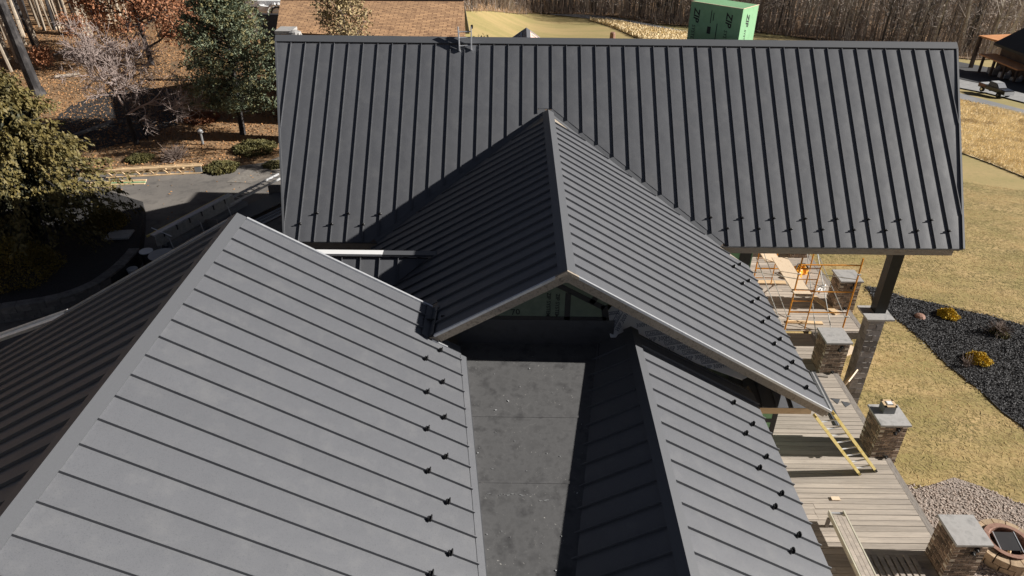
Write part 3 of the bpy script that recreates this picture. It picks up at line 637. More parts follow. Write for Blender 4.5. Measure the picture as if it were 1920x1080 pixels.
# wall flashing that runs up the right slope along the gable wall
mb = MB(); p = np.array((xr+.12, 10.885, zr-DZ-tr*.12+.012)); mb.bar(p, p+dr1*2.6, .06, .012, nr1); mb.build('wall_flashing', M['trim'], rgt)

# ---- low roof of black membrane between the wings
mb = MB(); mb.prism([(fx(Y0)-.12, Y0, fll(Y0)), (gx2(Y0)+.2, Y0, fll(Y0)), (gx2(WALLY)+.2, WALLY, fll(WALLY)), (fx(WALLY)-.12, WALLY, fll(WALLY))], (0, 0, -.2))
low = mb.build('membrane_roof', M['epdm'], HOUSE)
mb = MB(); mb.prism([(gx2(Y0)-.16, Y0, fll(Y0)+.006), (gx2(Y0)+.02, Y0, fll(Y0)+.006), (gx2(WALLY)+.02, WALLY, fll(WALLY)+.006), (gx2(WALLY)-.16, WALLY, fll(WALLY)+.006)], (0, 0, .02)); mb.build('membrane_strip', M['membrane'], low)
mb = MB(); mb.box(-1.75, gx2(WALLY)+.1, WALLY-.012, WALLY-.004, fll(WALLY)-.05, -7.30); mb.build('membrane_upstand', M['membrane'], low)
for yy, x0 in ((9.1, -.2), (7.75, -.35)):
    mb = MB(); mb.prism([(-.7+.02, yy, fll(yy)+.003), (1.6, yy, fll(yy)+.003), (1.6, yy+.05, fll(yy+.05)+.003), (-.68, yy+.05, fll(yy+.05)+.003)], (0, 0, .003)); mb.build('membrane_seam', M['epdm'], low)
rs = random.Random(3); mb = MB()
for i in range(26):
    yy = rs.uniform(5.6, 10.3); xx = rs.uniform(-.55, 1.3); r = rs.choice((.002, .003, .003, .004, .008)); c = np.array((xx, yy, fll(yy)+.008))
    a = rs.uniform(0, 3.1); mb.obox(c, np.array((math.cos(a), math.sin(a), 0))*r*rs.uniform(1, 2.2), np.array((-math.sin(a), math.cos(a), 0))*r, (0, 0, .004))
mb.build('roof_debris', M['plasticgrey'], low, kind='stuff')

mb = MB()
for (px0, px1, py) in ((912, 928, 929), (934, 990, 930), (993, 1004, 931), (1010, 1030, 941), (918, 925, 882), (905, 909, 858), (1000, 1003, 905)):
    for k in range(int((px1-px0)/3)+1):
        if rs.random() < .35: continue
        d = ray(px0+3*k, py+rs.uniform(-1.5, 1.5)); tt = (fll(6)-fs*6-.016*0)/(d[2]-fs*d[1]); p = d*tt; p[2] = fll(p[1])+.003; r = rs.uniform(.006, .022)
        mb.prism([p+np.array((math.cos(q)*r*rs.uniform(.7, 1.6), math.sin(q)*r*.5, 0)) for q in (0, 1.2, 2.3, 3.4, 4.6)], (0, 0, .002))
mb.build('scuff_marks', M['wallgrey'], low, kind='stuff')
mb = MB(); a = np.array((fx(Y0)+.004, Y0, flz(Y0)-.0)); b = np.array((fx(10.44)+.004, 10.44, flz(10.44))); mb.prism([a, b, b-np.array((0, 0, .16)), a-np.array((0, 0, .30))], (.012, 0, 0)); mb.build('eave_fascia', M['trim'], low)
# ---- walls
wl = MB(); wl.prism([(-5.0, 16.95, -14.4), (-5.0, 16.95, -8.12), (-5.0, 20.95, -4.72), (-5.0, 27.3, -8.65), (-5.0, 27.3, -14.4)], (11.4, 0, 0)); wall = wl.build('main_wall', M['fascia'], HOUSE)
mb = MB(); mb.box(5.4, 6.39, 16.936, 16.947, -12.2, -8.55); mb.build('sheathing_panel', M['zip'], wall)
mb = MB(); mb.box(-4.9, -3.4, 16.90, 16.944, -11.5, -8.9); mb.build('wall_board', M['wallgrey'], wall)
mb = MB(); mb.box(-3.35, -2.75, 16.90, 16.94, -11, -8.75); mb.build('window', M['glass'], wall)
mb = MB(); mb.box(-2.2, 0.5, 16.90, 16.942, -11, -8.6); mb.build('wall_wrap', M['membrane'], wall)
mb = MB(); mb.box(6.05, 6.36, 16.915, 16.944, -12, -8.6); mb.build('wall_tape', M['tape'], wall)
zw = lambda x: zm-.16-tm*abs(x-xm)
gw = MB(); gw.prism([(-3.4, WALLY, -14.4), (-3.4, WALLY, zw(-3.4)), (xm, WALLY, zw(xm)), (1.72, WALLY, zw(1.72)), (1.72, WALLY, -14.4)], (0, 6.0, 0)); gw.prism([(1.71, 11.9, -14.4), (1.71, 11.9, zw(1.71)-.05), (5.5, 11.9, zw(5.5)-.05), (5.5, 11.9, -14.4)], (0, 5, 0)); gwall = gw.build('gable_wall', M['zipshade'], HOUSE)
Yt = WALLY-.004
def tape(pts, wd, name='sheathing_tape'):
    mb = MB(); a, b = np.array((pts[0][0], Yt, pts[0][1])), np.array((pts[1][0], Yt, pts[1][1])); mb.bar(a, b, .005, wd, (0, -1, 0)) if False else mb.obox((a+b)/2, (b-a)/2, np.array((0, .003, 0)), np.cross((b-a)/np.linalg.norm(b-a), (0, 1, 0))*wd/2)
    return mb.build(name, M['tape'], gwall)
tape([(-1.3, -7.27), (1.72, -7.27)], .09); tape([(1.0, -7.3), (1.0, -6.72)], .10); tape([(.70, -6.50), (1.66, -7.03)], .10); tape([(1.42, -6.93), (1.57, -6.70)], .10); tape([(1.66, -6.98), (1.75, -7.5)], .12)
text_part('wall_print', 'ZIP SYSTEM', gwall, (.62, Yt-.002, -6.72), (0, 0, -1), (1, 0, 0), .10, M['print'], .002, offset=0)
text_part('wall_print', 'ZIP SYSTEM', gwall, (.78, Yt-.002, -6.74), (0, 0, -1), (1, 0, 0), .10, M['print'], .002, offset=0)
text_part('wall_print', '70', gwall, (-.02, Yt-.002, -7.2), (1, 0, .1), (-.1, 0, 1), .17, M['print'], .002, offset=0)
# pale printed underlayment on a sloped strip of roof deck right of the gable wall
sO = np.array((1.76, 10.97, -7.56)); s1v = np.array((4.44, 10.88, -8.70))-sO; s2v = np.array((0, .6, .36)); sN = np.cross(s1v, s2v); sN /= np.linalg.norm(sN)
if sN[2] < 0: sN = -sN
def on_sheet(px, py, h=.0):
    d = ray(px, py); return d*((sO@sN+h)/(d@sN))
mb = MB(); mb.prism([on_sheet(*q) for q in ((1132, 591), (1150, 571), (1166, 558), (1230, 575), (1400, 672), (1404, 706), (1392, 712), (1270, 668), (1180, 634), (1146, 632))], -sN*.02); ul = mb.build('underlayment_sheet', M['sheet'], gwall)
def sheet_axes(px, py, ang):
    o = on_sheet(px, py, .003); q = on_sheet(px+30*math.cos(ang), py-30*math.sin(ang), .003); r = q-o; r /= np.linalg.norm(r); return o, r, np.cross(sN, r)
def logo(px, py, ang=.12, s=.135, full=True):
    o, r, u = sheet_axes(px, py, ang)
    text_part('sheet_print', 'CARLISLE', ul, o+r*.02, r, u, s*.62, M['printblue'], .001, offset=.001)
    if full: text_part('sheet_print', 'WIP 300HT', ul, o-u*s*1.0-r*.03, r, u, s*.88, M['printblue'], .001, .25, offset=.001)
    mb = MB(); L = s*3.35; h = s*.66; b = o-u*s*.1
    for p, q in ((b, b+r*L), (b+u*h, b+u*h+r*L), (b, b+u*h), (b+r*L, b+r*L+u*h)):
        dd = (q-p)/np.linalg.norm(q-p); mb.obox((p+q)/2, (q-p)/2, np.cross(sN, dd)*.005, sN*.0012)
    mb.build('print_border', M['printblue'], ul)
for q in ((1212, 629), (1247, 646), (1281, 664), (1316, 681)): logo(*q)
logo(1150, 614, 1.05, .125); logo(1140, 590, .15, .075, False)
o, r, u = sheet_axes(1193, 614, .1); text_part('sheet_print', '300HT', ul, o, r, u, .11, M['printblue'], .001, .25, offset=.001)
# wing walls
mb = MB(); mb.prism([(-9.6, 11.1, -14.3), (-9.6, 11.1, -8.45), (xl, 11.1, -5.75), (-1.7, 11.1, -7.5), (-1.7, 11.1, -14.3)], (0, -9.2, 0)); mb.build('left_wing_wall', M['wallgrey'], HOUSE)
mb = MB(); mb.box(.9, 4.25, Y0+.1, 10.95, -14.3, -8.72); rw = mb.build('right_wing_wall', M['fascia'], HOUSE)
# infill shed roof in the shade under the right rake, its fascia, and the taped corner wall below it
shed = slab('porch_shed_roof', [(4.55, 11.12, -9.42), (6.0, 11.12, -9.42), (6.0, 13.0, -8.98), (4.55, 13.0, -8.98)], .05, M['underdeck'], HOUSE)
Vs = np.array((0, 1.88, .44)); Vs /= np.linalg.norm(Vs)
roof_face(shed, (0, 11.10, -9.425), (1., 0, 0), Vs, [4.75, 5.02, 5.30, 5.62], 4.5, 5.97, 1.9, lambda u: [(1, 0, 0)], vmin=0)
mb = MB(); mb.box(4.6, 6.02, 11.12, 11.16, -9.60, -9.435); mb.build('fascia_board', M['lumber'], shed)
mb = MB(); mb.box(4.3, 5.44, 11.3, 13.2, -14.3, -9.5); cw = mb.build('corner_wall', M['membrane'], HOUSE); mb = MB(); mb.box(4.32, 5.43, 11.294, 11.299, -14, -9.6); mb.build('sheathing_panel', M['zip'], cw)
mb = MB(); mb.box(5.34, 5.45, 11.288, 11.293, -12, -9.6); mb.box(4.3, 5.34, 11.288, 11.293, -9.98, -9.88); mb.box(4.3, 5.34, 11.288, 11.293, -11.95, -11.75); mb.build('sheathing_tape', M['tape'], cw)
# cricket: the small sloped roof in the gap left of the cross gable
ck = .88; ckA = math.atan(ck); Vc = np.array((0, math.cos(ckA), math.sin(ckA))); Oc = (0, 13.76, -7.56)
cr = slab('cricket_roof', [(-5.2, 13.76, -7.56), (-1.85, 13.76, -7.56), (-3.3, 12.75, -7.56-.89), (-5.2, 12.75, -8.45)], .1, M['underdeck'], HOUSE)
roof_face(cr, Oc, (1., 0, 0), Vc, [-4.53, -4.12, -3.712, -3.309, -2.894, -2.49, -2.08], -5.0, -1.8, -.03, lambda u: [(-1, ck/tm*math.cos(ckA)*1.0+.0, -1.83)], vmin=-2.0)
slab('cricket_back', [(-5.2, 13.76, -7.56), (-1.85, 13.76, -7.56), (-1.9, 15.6, -8.6), (-5.2, 15.6, -8.6)], .08, M['membrane'], HOUSE)
mb = MB(); mb.bar((-4.6, 13.8, -7.49), (-2.83, 13.8, -7.49), .19, .05); mb.build('ridge_cap', M['white'], cr, label='unfilmed white length of ridge cap')
mb = MB(); mb.bar((-2.83, 13.8, -7.495), (-1.66, 13.8, -7.495), .19, .05); mb.build('ridge_cap', M['trim'], cr)
mb = MB(); mb.tube((-3.32, 15.3, -8.75), (-3.28, 15.32, -8.28), .035, n=8); mb.tube((-3.42, 15.0, -8.95), (-3.39, 15.0, -8.45), .035, n=8); mb.build('vent_pipe', M['galv'], cr)
# back porch gable that shows its peak over the main ridge
bx, bz, bt = .42, -5.80, .69
mb = MB(); 
pg = slab('back_gable_roof', [(bx, 21.6, bz), (bx, 29.0, bz), (bx-3.6, 29.0, bz-bt*3.6), (bx-3.6, 21.6, bz-bt*3.6)], .1, M['trim'], HOUSE)
slab('back_gable_sheathing', [(bx, 21.6, bz), (bx, 29.0, bz), (bx+3.6, 29.0, bz-bt*3.6), (bx+3.6, 21.6, bz-bt*3.6)], .1, M['pink'], HOUSE)
ab = math.atan(bt); ridge_cap(pg, (bx, 21.6, bz), (bx, 29.02, bz), (math.cos(ab), 0, -math.sin(ab)), (-math.cos(ab), 0, -math.sin(ab)), .16, .03)
for sgn in (-1, 1):
    a = np.array((bx, 28.98, bz+.01)); d = np.array((sgn*math.cos(ab), 0, -math.sin(ab))); mb = MB(); mb.bar(a+d*.15, a+d*4.3, .06, .05); mb.build('drip_edge', M['galv'], pg)
    mb = MB(); mb.bar(a+d*.25+np.array((0, -.45, .01)), a+d*4.3+np.array((0, -.45, .01)), .03, .02); mb.build('lap_seam', M['galv'] if sgn < 0 else M['pink'], pg)
mb = MB(); mb.bar((bx-.2, 28.9, bz-.12), (bx-.2, 22, bz-.12), .03, .03); mb.build('lap_seam', M['galv'], pg)
# sheathed chimney chase
cL, cN, cRr = np.array((5.199, 22.636)), np.array((6.405, 21.433)), np.array((7.041, 22.137)); cB_ = cL+cRr-cN; ct, cb = -3.70, -7.2
mb = MB(); mb.prism([(*cL, cb), (*cN, cb), (*cRr, cb), (*cB_, cb)], (0, 0, ct-cb)); chim = mb.build('chimney', M['zip'], HOUSE)
e1 = np.array((*(cN-cL), 0)); L1 = np.linalg.norm(e1); e1 /= L1; e2 = np.array((*(cRr-cN), 0)); L2 = np.linalg.norm(e2); e2 /= L2
dn = np.array((0, 0, -1.))
def chim_text(base, e, along, top, ziph=.27):
    n = np.cross(dn, e); o = np.array((*base, ct))+e*along+dn*top
    text_part('chimney_print', 'ZIP', chim, o, dn, e, ziph, M['print'], .008, .22)
    text_part('chimney_print', 'SYSTEM', chim, o+dn*ziph*1.75+e*-.015, dn, e, ziph*.58, M['print'], .001, .12)
chim_text(cL, e1, .14, .16); chim_text(cL, e1, 1.22, .16); chim_text(cN, e2, .30, .18, .24)
for k, (al, tp, ln) in enumerate(((.72, .16, .36), (.80, .22, .22), (.95, .5, .7), (.70, .62, .2))):
    mb = MB(); o = np.array((*cL, ct))+e1*al+dn*tp; n = np.cross(dn, e1); mb.obox(o+dn*ln/2+n*.003, dn*ln/2, e1*(.012 if k < 3 else .06), n*.001); mb.build('chimney_print', M['print'], chim)
mb = MB(); 
for p, q in ((cL, cN), (cN, cRr)): mb.bar((*p, ct+.004), (*q, ct+.004), .03, .012)
mb.build('chimney_edge', M['ply'], chim)
mb = MB(); mb.bar((-11.2, 11.95, -8.85), (-8.75, 11.75, -7.84), .22, .06); mb.bar((-11.2, 12.06, -8.80), (-8.75, 11.86, -7.79), .03, .05); 
mb.build('side_gutter', M['alu'], HOUSE)

# roof ladder hooked over the main ridge
rl = thing('roof_ladder', 'short aluminium ladder end poking up over the main roof ridge', 'ladder', (-1.4, 20.65, -4.76))
pts = [((-1.549, 20.63, -4.76), (-1.60, 20.92, -4.16)), ((-1.222, 20.66, -4.735), (-1.235, 20.92, -4.16))]
for a, b in pts: mb = MB(); mb.bar(a, b, .03, .075, (0, 1, .4)); mb.build('rail', M['alu'], rl)
for t in (.22, .55, .80):
    a = np.array(pts[0][0])*(1-t)+np.array(pts[0][1])*t; b = np.array(pts[1][0])*(1-t)+np.array(pts[1][1])*t; mb = MB(); mb.tube(a, b, .016, n=8); mb.build('rung', M['alu'], rl)
mb = MB(); mb.obox((-1.215, 20.95, -4.16), (.03, 0, 0), (0, .04, 0), (0, 0, .045)); mb.build('hook', M['black'], rl)
# ================================================================== THE DECK
ZD = -11.93
DECK = thing('deck', 'weathered grey board deck along the right side of the house', 'deck', (7.5, 12, ZD))
rs = random.Random(11)
def board_row(x0, x1, y, wd=.1370):
    L = x1-x0; k = 2 if L > 3.2 else 1
    cuts = [x0]+([x0+L*rs.uniform(.3, .7)] if k == 2 else [])+[x1]
    for a, b in zip(cuts[:-1], cuts[1:]):
        mb = MB(); t = rs.uniform(-.003, .003); sk = rs.uniform(-.003, .003)
        c = np.array(((a+b)/2, y+wd/2, ZD-.0125+t)); mb.obox(c, ((b-a)/2-.002, sk, 0), (0, wd/2, rs.uniform(-.002, .002)), (0, 0, .0125))
        mb.build('deck_board', M['deck'], DECK)
y = 5.2
while y < 17.35:
    board_row(4.47 if y < 10.8 else (5.46 if y < 13.2 else 5.6), 8.66, y); y += .1468
y = 17.52
while y < 24.2:
    board_row(6.45, 10.24, y); y += .1468
for (x0, y0, x1, y1) in ((8.665, 5.2, 8.665, 9.7), (8.665, 9.72, 8.665, 17.36), (10.25, 17.52, 10.25, 21.2), (10.25, 21.2, 10.25, 24.2)):
    mb = MB(); mb.box(x0, x0+.135, y0, y1-.004, ZD-.026, ZD-.002); mb.build('border_board', M['deckedge'], DECK)
for bx_ in ((8.78, 8.82, 5.2, 17.4), (10.36, 10.40, 17.5, 24.2)):
    mb = MB(); mb.box(bx_[0], bx_[1], bx_[2], bx_[3], ZD-.26, ZD-.03); mb.build('rim_board', M['deckedge'], DECK)
mb = MB(); mb.box(8.8, 10.38, 17.48, 17.515, ZD-.26, ZD-.028); mb.build('rim_board', M['deckedge'], DECK)
mb = MB()
for x in np.arange(4.7, 10.3, .8): mb.box(x, x+.04, 5.2 if x < 8.7 else 17.55, 17.3 if x < 8.7 else 24, ZD-.25, ZD-.03)
mb.build('joists', M['underdeck'], DECK)
for x, y in ((8.55, 6.2), (8.55, 11), (8.6, 14.3), (8.6, 17.2), (10.1, 17.8), (10.1, 21.4)):
    mb = MB(); mb.box(x-.07, x+.07, y-.07, y+.07, float(T(x, y))-.1, ZD-.03); mb.build('deck_post', M['underdeck'], DECK)

# brick pillars at the deck edge
BM = {}
def brick_mesh(lx, ly):
    if (lx, ly) not in BM:
        mb = MB(); e = .004; h = .0265
        def ring(z, i): return [(-lx/2+i, -ly/2+i, z), (lx/2-i, -ly/2+i, z), (lx/2-i, ly/2-i, z), (-lx/2+i, ly/2-i, z)]
        v = ring(-h, 0)+ring(h-e, 0)+ring(h, e)
        mb.add(v, [(0, 3, 2, 1)]+[(i, (i+1) % 4, 4+(i+1) % 4, 4+i) for i in range(4)]+[(4+i, 4+(i+1) % 4, 8+(i+1) % 4, 8+i) for i in range(4)]+[(8, 9, 10, 11)])
        me = mb.mesh('brick'); me.materials.append(M['brick']); BM[(lx, ly)] = me
    return BM[(lx, ly)]
def pillar(cx, cy, label, sx=.615, sy=.64, top=-10.9, below=4, vents=True):
    zt = top-.05; n = 15
    t = thing('brick_pillar', label, 'brick pillar', (cx, cy, ZD-.3), 'brick pillars along the deck edge')
    gz = float(T(cx, cy))
    mb = MB(); mb.box(cx-sx/2+.008, cx+sx/2-.008, cy-sy/2+.008, cy+sy/2-.008, gz-.1, zt-.002); mb.build('mortar_core', M['mortar'], t)
    def put(x, y, z, lx, ly):
        o = bpy.data.objects.new('brick', brick_mesh(round(lx, 4), round(ly, 4))); link(o, t, WL[t.name])
        o.location = Vector(np.array((x+rs.uniform(-.002, .002), y+rs.uniform(-.002, .002), z))-WL[t.name]); o.rotation_euler = (rs.uniform(-.006, .006), rs.uniform(-.006, .006), rs.uniform(-.01, .01))
    for c in range(n+below):
        z = zt-.034-c*.0677; d = .092; odd = c % 2
        ax = sx if odd else sx-2*d-.02; ay = sy-2*d-.02 if odd else sy
        for s in (-1, 1):
            k = 3 if odd else 2; l = ax/k
            for i in range(k): put(cx-ax/2+l*(i+.5), cy+s*(sy/2-d/2+.003), z, l-.015, d)
            k = 2 if odd else 3; l = ay/k
            for i in range(k): put(cx+s*(sx/2-d/2+.003), cy-ay/2+l*(i+.5), z, d, l-.015)
    mb = MB(); e = .006; hx, hy = .348, .365
    v = [(cx-hx, cy-hy, zt), (cx+hx, cy-hy, zt), (cx+hx, cy+hy, zt), (cx-hx, cy+hy, zt)]; v += [(a, b, top-e) for a, b, _ in v[:4]]; v += [(cx+(a-cx)*.985, cy+(b-cy)*.985, top) for a, b, _ in v[:4]]
    mb.add(v, [(0, 3, 2, 1)]+[(i+4*j, (i+1) % 4+4*j, 4+(i+1) % 4+4*j, 4+i+4*j) for j in (0, 1) for i in range(4)]+[(8, 9, 10, 11)])
    mb.build('stone_cap', M['cap'], t)
    if vents:
        for dz, dx in ((.10, .09), (.20, .05), (.92, .03)):
            mb = MB(); mb.obox((cx+dx, cy-sy/2-.012, zt-dz), (.042, 0, 0), (0, .03, 0), (0, 0, .028)); mb.tube((cx+dx-.01, cy-sy/2-.03, zt-dz), (cx+dx-.01, cy-sy/2-.075, zt-dz-.01), .026, n=8); mb.build('rail_bracket', M['black'], t)
    return t
pillar(8.635, 9.38, 'brick pillar with a bare grey cap nearest the round fire pit')
pillar(8.64, 12.64, 'brick pillar carrying a small wooden-topped box on its cap')
pillar(8.59, 15.81, 'brick pillar left of the tall concrete block column, its cap bare')
pillar(10.19, 19.01, 'brick pillar behind the orange scaffold, partly crossed by its post')
pillar(9.95, 22.3, 'farthest brick pillar, half hidden under the main roof eave', vents=False)
bxo = thing('post_lamp_box', 'dark grey box with a raw wooden rim on top of a pillar cap', 'box', (8.62, 12.78, -10.9))
mb = MB(); mb.prism([(8.50, 12.66, -10.9), (8.76, 12.66, -10.9), (8.76, 12.90, -10.9), (8.50, 12.90, -10.9)], (0, 0, .20)); mb.build('body', M['wallgrey'], bxo)
mb = MB(); z = -10.70
for a, b in (((8.49, 12.675), (8.77, 12.675)), ((8.49, 12.885), (8.77, 12.885)), ((8.515, 12.65), (8.515, 12.91)), ((8.745, 12.65), (8.745, 12.91))): mb.bar((*a, z+.012), (*b, z+.012), .05, .022)
mb.build('rim', M['lumber'], bxo)
mb = MB(); mb.box(8.58, 8.70, 12.73, 12.84, z, z+.035); mb.build('connector', M['white'], bxo)

# concrete block column with slab cap, and the black porch post it carries
cx, cy, ct_ = 10.215, 17.02, -10.97
colm = thing('block_column', 'tall column of grey concrete blocks with a pale slab cap', 'block column', (cx, cy, -14.35))
for k in range(18):
    z = ct_-.06-.095-k*.19
    for s in (-1, 1):
        mb = MB(); j = rs.uniform(-.004, .004)
        if k % 2: mb.obox((cx+s*.1035, cy+j, z), (.099, 0, 0), (0, .203, 0), (0, 0, .0905))
        else: mb.obox((cx+j, cy+s*.1035, z), (.203, 0, 0), (0, .099, 0), (0, 0, .0905))
        mb.build('block', M['block'], colm)
mb = MB(); mb.box(cx-.19, cx+.19, cy-.19, cy+.19, -14.4, ct_-.05); mb.build('mortar_core', M['mortar'], colm)
mb = MB()
for i in range(26):
    k = rs.randrange(0, 14); z = ct_-.06-k*.19; xx = cx+rs.uniform(-.19, .19); mb.obox((xx, cy-.207, z+rs.uniform(-.008, .008)), (rs.uniform(.01, .07), 0, 0), (0, .003, 0), (0, 0, rs.uniform(.003, .008)))
for i in range(9):
    k = rs.randrange(1, 12); z = ct_-.06-k*.19-.09; mb.obox((cx+rs.choice((-.12, -.16, .02)), cy-.207, z), (.004, 0, 0), (0, .003, 0), (0, 0, rs.uniform(.04, .09)))
mb.build('mortar_smears', M['whitemortar'], colm, kind='stuff')
mb = MB(); mb.box(cx-.37, cx+.39, cy-.34, cy+.40, ct_-.055, ct_); mb.build('slab_cap', M['cap'], colm)
pp = thing('porch_post', 'black square porch post standing on the block column', 'post', (10.32, 17.15, ct_))
mb = MB(); mb.box(10.17, 10.475, 17.0, 17.30, ct_, -8.45); mb.build('shaft', M['post'], pp)
mb = MB(); mb.box(10.16, 10.20, 16.99, 17.31, -9.3, -8.6); mb.build('corner_trim', M['post'], pp)
mb = MB(); mb.box(6.2, 11.0, 17.0, 17.28, -8.78, -8.42); mb.build('eave_beam', M['post'], pp)

# ------------------------------------------------------------------ scaffold with its planks
sc = thing('scaffold', 'orange tubular scaffold frame standing on the deck under the main eave', 'scaffold', (8.8, 18.8, ZD))
def frame(x0, x1, y, z1, inner):
    for x in (x0, x1):
        mb = MB(); mb.tube((x, y, ZD+.0), (x, y, z1), .024, n=8); mb.build('frame_post', M['orange'], sc)
        mb = MB(); mb.box(x-.06, x+.06, y-.06, y+.06, ZD, ZD+.012); mb.build('base_plate', M['brace'], sc)
    for z in (z1-.22, ZD+1.32, ZD+.62):
        mb = MB(); mb.tube((x0, y, z), (x1, y, z), .02, n=8); mb.build('frame_rail', M['orange'], sc)
    xi = x0+inner*(x1-x0)
    mb = MB(); mb.tube((xi, y, ZD+.05), (xi, y, z1-.22), .018, n=8); mb.build('frame_post', M['orange'], sc)
    for z in np.arange(ZD+.28, z1-.3, .36):
        mb = MB(); mb.tube((x0, y, z), (xi, y, z), .014, n=6); mb.build('rung', M['orange'], sc)
    for zz in (ZD+.5, z1-.5):
        for x in (x0, x1): mb = MB(); mb.tube((x-.05, y-.03, zz), (x+.05, y-.03, zz), .022, n=8); mb.build('brace_lock', M['brace'], sc)
frame(8.02, 9.70, 17.55, -9.52, .34); frame(7.78, 9.50, 20.1, -9.9, .34)
for x in (8.0, 9.68):
    mb = MB(); mb.tube((x, 17.55, ZD+.45), (x-.2, 20.1, -10.5), .012, n=6); mb.build('cross_brace', M['brace'], sc)
    mb = MB(); mb.tube((x+.02, 17.55, -10.2), (x-.2, 20.1, ZD+.5), .012, n=6); mb.build('cross_brace', M['brace'], sc)
for a, b in (((7.95, 17.5, ZD+.05), (7.6, 19.8, -10.75)), ((9.35, 17.45, ZD+.02), (8.85, 18.9, -9.6)), ((8.75, 17.0, ZD+.02), (9.0, 20, -9.9))):
    mb = MB(); mb.tube(a, b, .014, n=6); mb.build('diagonal_brace', M['brace'], sc)
pk = MB(); pk.prism([(7.96, 17.25, -10.60), (8.44, 17.25, -10.60), (8.44, 19.5, -10.60), (7.96, 19.5, -10.60)], (0, 0, .03)); props(pk.build('scaffold_plank', M['ply']), 'plywood plank lying across the front of the orange scaffold', 'plank')
pk = MB(); pk.prism([(7.80, 19.5, -10.75), (8.28, 19.5, -10.75), (8.28, 22.0, -10.75), (7.80, 22.0, -10.75)], (0, 0, .03)); props(pk.build('scaffold_plank', M['ply']), 'plywood plank farther back on the scaffold, running under the eave', 'plank')
for (a, b, wd, lab) in (((7.3, 20.3), (8.9, 20.25), .2, 'raw board lying on the deck behind the scaffold'), ((6.9, 19.5), (8.0, 19.45), .14, 'short raw board on the deck at the left of the scaffold'), ((8.2, 17.95), (9.25, 17.9), .14, 'orange-brown board on the deck between the scaffold posts'), ((9.5, 19.4), (9.9, 18.4), .2, 'light board leaning beside the pillar behind the scaffold')):
    mb = MB(); mb.bar((*a, ZD+.02), (*b, ZD+.02), wd, .038); props(mb.build('lumber_board', M['lumber']), lab, 'board', 'loose boards on the deck')
for p, rot, lab in (((7.35, 16.6), .1, 'plywood scrap on the deck left of the block column pillar'), ((11.25, 20.0), .5, 'plywood scrap on the grass with an orange tool on it')):
    z = ZD if p[0] < 9 else float(T(*p))
    mb = MB(); c = np.array((*p, z+.03)); mb.obox(c, np.array((math.cos(rot), math.sin(rot), 0))*.32, np.array((-math.sin(rot), math.cos(rot), 0))*.42, (0, 0, .012)); props(mb.build('plywood_scrap', M['ply']), lab, 'plywood')
mb = MB(); c = np.array((9.75, 16.6, -13.1)); mb.obox(c, (.16, 0, .30), (0.3, .35, 0), (.02, 0, -.012)); props(mb.build('plywood_scrap', M['ply']), 'pale plywood piece leaning below the deck beside the block column', 'plywood')
tz = float(T(11.25, 20.3))+.045
tl_ = thing('power_saw', 'orange power saw sitting on a plywood scrap in the grass', 'power tool', (11.2, 20.25, tz))
mb = MB(); mb.lathe((11.2, 20.25, tz), [(.10, 0), (.14, .05), (.13, .12), (.07, .17)], 10); mb.build('body', M['orangebright'], tl_)
mb = MB(); mb.path([(11.12, 20.2, tz+.14), (11.16, 20.2, tz+.24), (11.26, 20.2, tz+.24), (11.3, 20.2, tz+.14)], [.02]*4, 6); mb.build('handle', M['black'], tl_)
bg_ = thing('tool_bag', 'orange bag of straps slumped on the deck behind the scaffold', 'tool bag', (9.62, 20.9, ZD))
mb = MB(); 
for i in range(7): mb.lathe((9.5+rs.uniform(-.15, .25), 20.8+rs.uniform(-.25, .3), ZD), [(.13, 0), (.16, .1), (.12, .22), (.05, .28)], 9)
mb.build('body', M['orangebright'], bg_)
mb = MB(); mb.path([(9.3, 20.7, ZD+.2), (9.45, 20.9, ZD+.36), (9.7, 20.95, ZD+.34), (9.85, 20.8, ZD+.2)], [.02]*4, 6); mb.build('strap', M['black'], bg_)
wp = thing('chrome_tube_pile', 'white and silver tubes heaped against the pillar behind the scaffold', 'tubes', (9.72, 19.7, ZD))
for i in range(6):
    mb = MB(); a = np.array((9.62+rs.uniform(-.1, .1), 19.5+rs.uniform(-.2, .3), ZD+.05+.05*i)); mb.tube(a, a+np.array((rs.uniform(.1, .3), rs.uniform(-.5, .5), rs.uniform(0, .15))), .025, n=8); mb.build('tube', M['white'], wp)
tp = thing('green_tarp', 'green sheathing offcut and tarp leaning at the wall end beneath the eave', 'tarp', (6.75, 19.4, ZD))
mb = MB(); b0 = (6.5, 19.0); 
for i in range(6):
    x = 6.42+i*.11; dy = .12*(i % 2); mb.add([(x, 19.2+dy, -10.3), (x+.11, 19.2+.12-dy, -10.35), (x+.17, 18.4+.12-dy, ZD+.01), (x+.06, 18.4+dy, ZD+.01)], [(0, 1, 2, 3)])
mb.build('folded_sheet', M['tarp'], tp)

# ------------------------------------------------------------------ ladders, walk plank, pallet, trims on the deck
ld = thing('extension_ladder', 'yellow fibreglass ladder leaning from the deck against the eave', 'ladder', (8.05, 11.87, ZD))
A0, A1 = np.array((7.86, 11.80, ZD+.02)), np.array((6.28, 11.42, -9.90)); B0, B1 = np.array((8.27, 11.90, ZD+.02)), np.array((6.69, 11.66, -9.90))
B1 = A1+(B0-A0)
ladn = np.cross(A1-A0, B0-A0); ladn /= np.linalg.norm(ladn)
for a, b in ((A0, A1), (B0, B1)):
    mb = MB(); d = (b-a)/np.linalg.norm(b-a); mb.bar(a, b, .035, .105, ladn)
    for s in (-1, 1): mb.bar(a+ladn*s*.05, b+ladn*s*.05, .06, .010, ladn)
    r = mb.build('rail', M['yellow'], ld)
    mb = MB(); mb.obox(a+d*.05-ladn*0, d*.06, np.cross(d, ladn)*.03, ladn*.055); mb.build('foot', M['black'], ld)
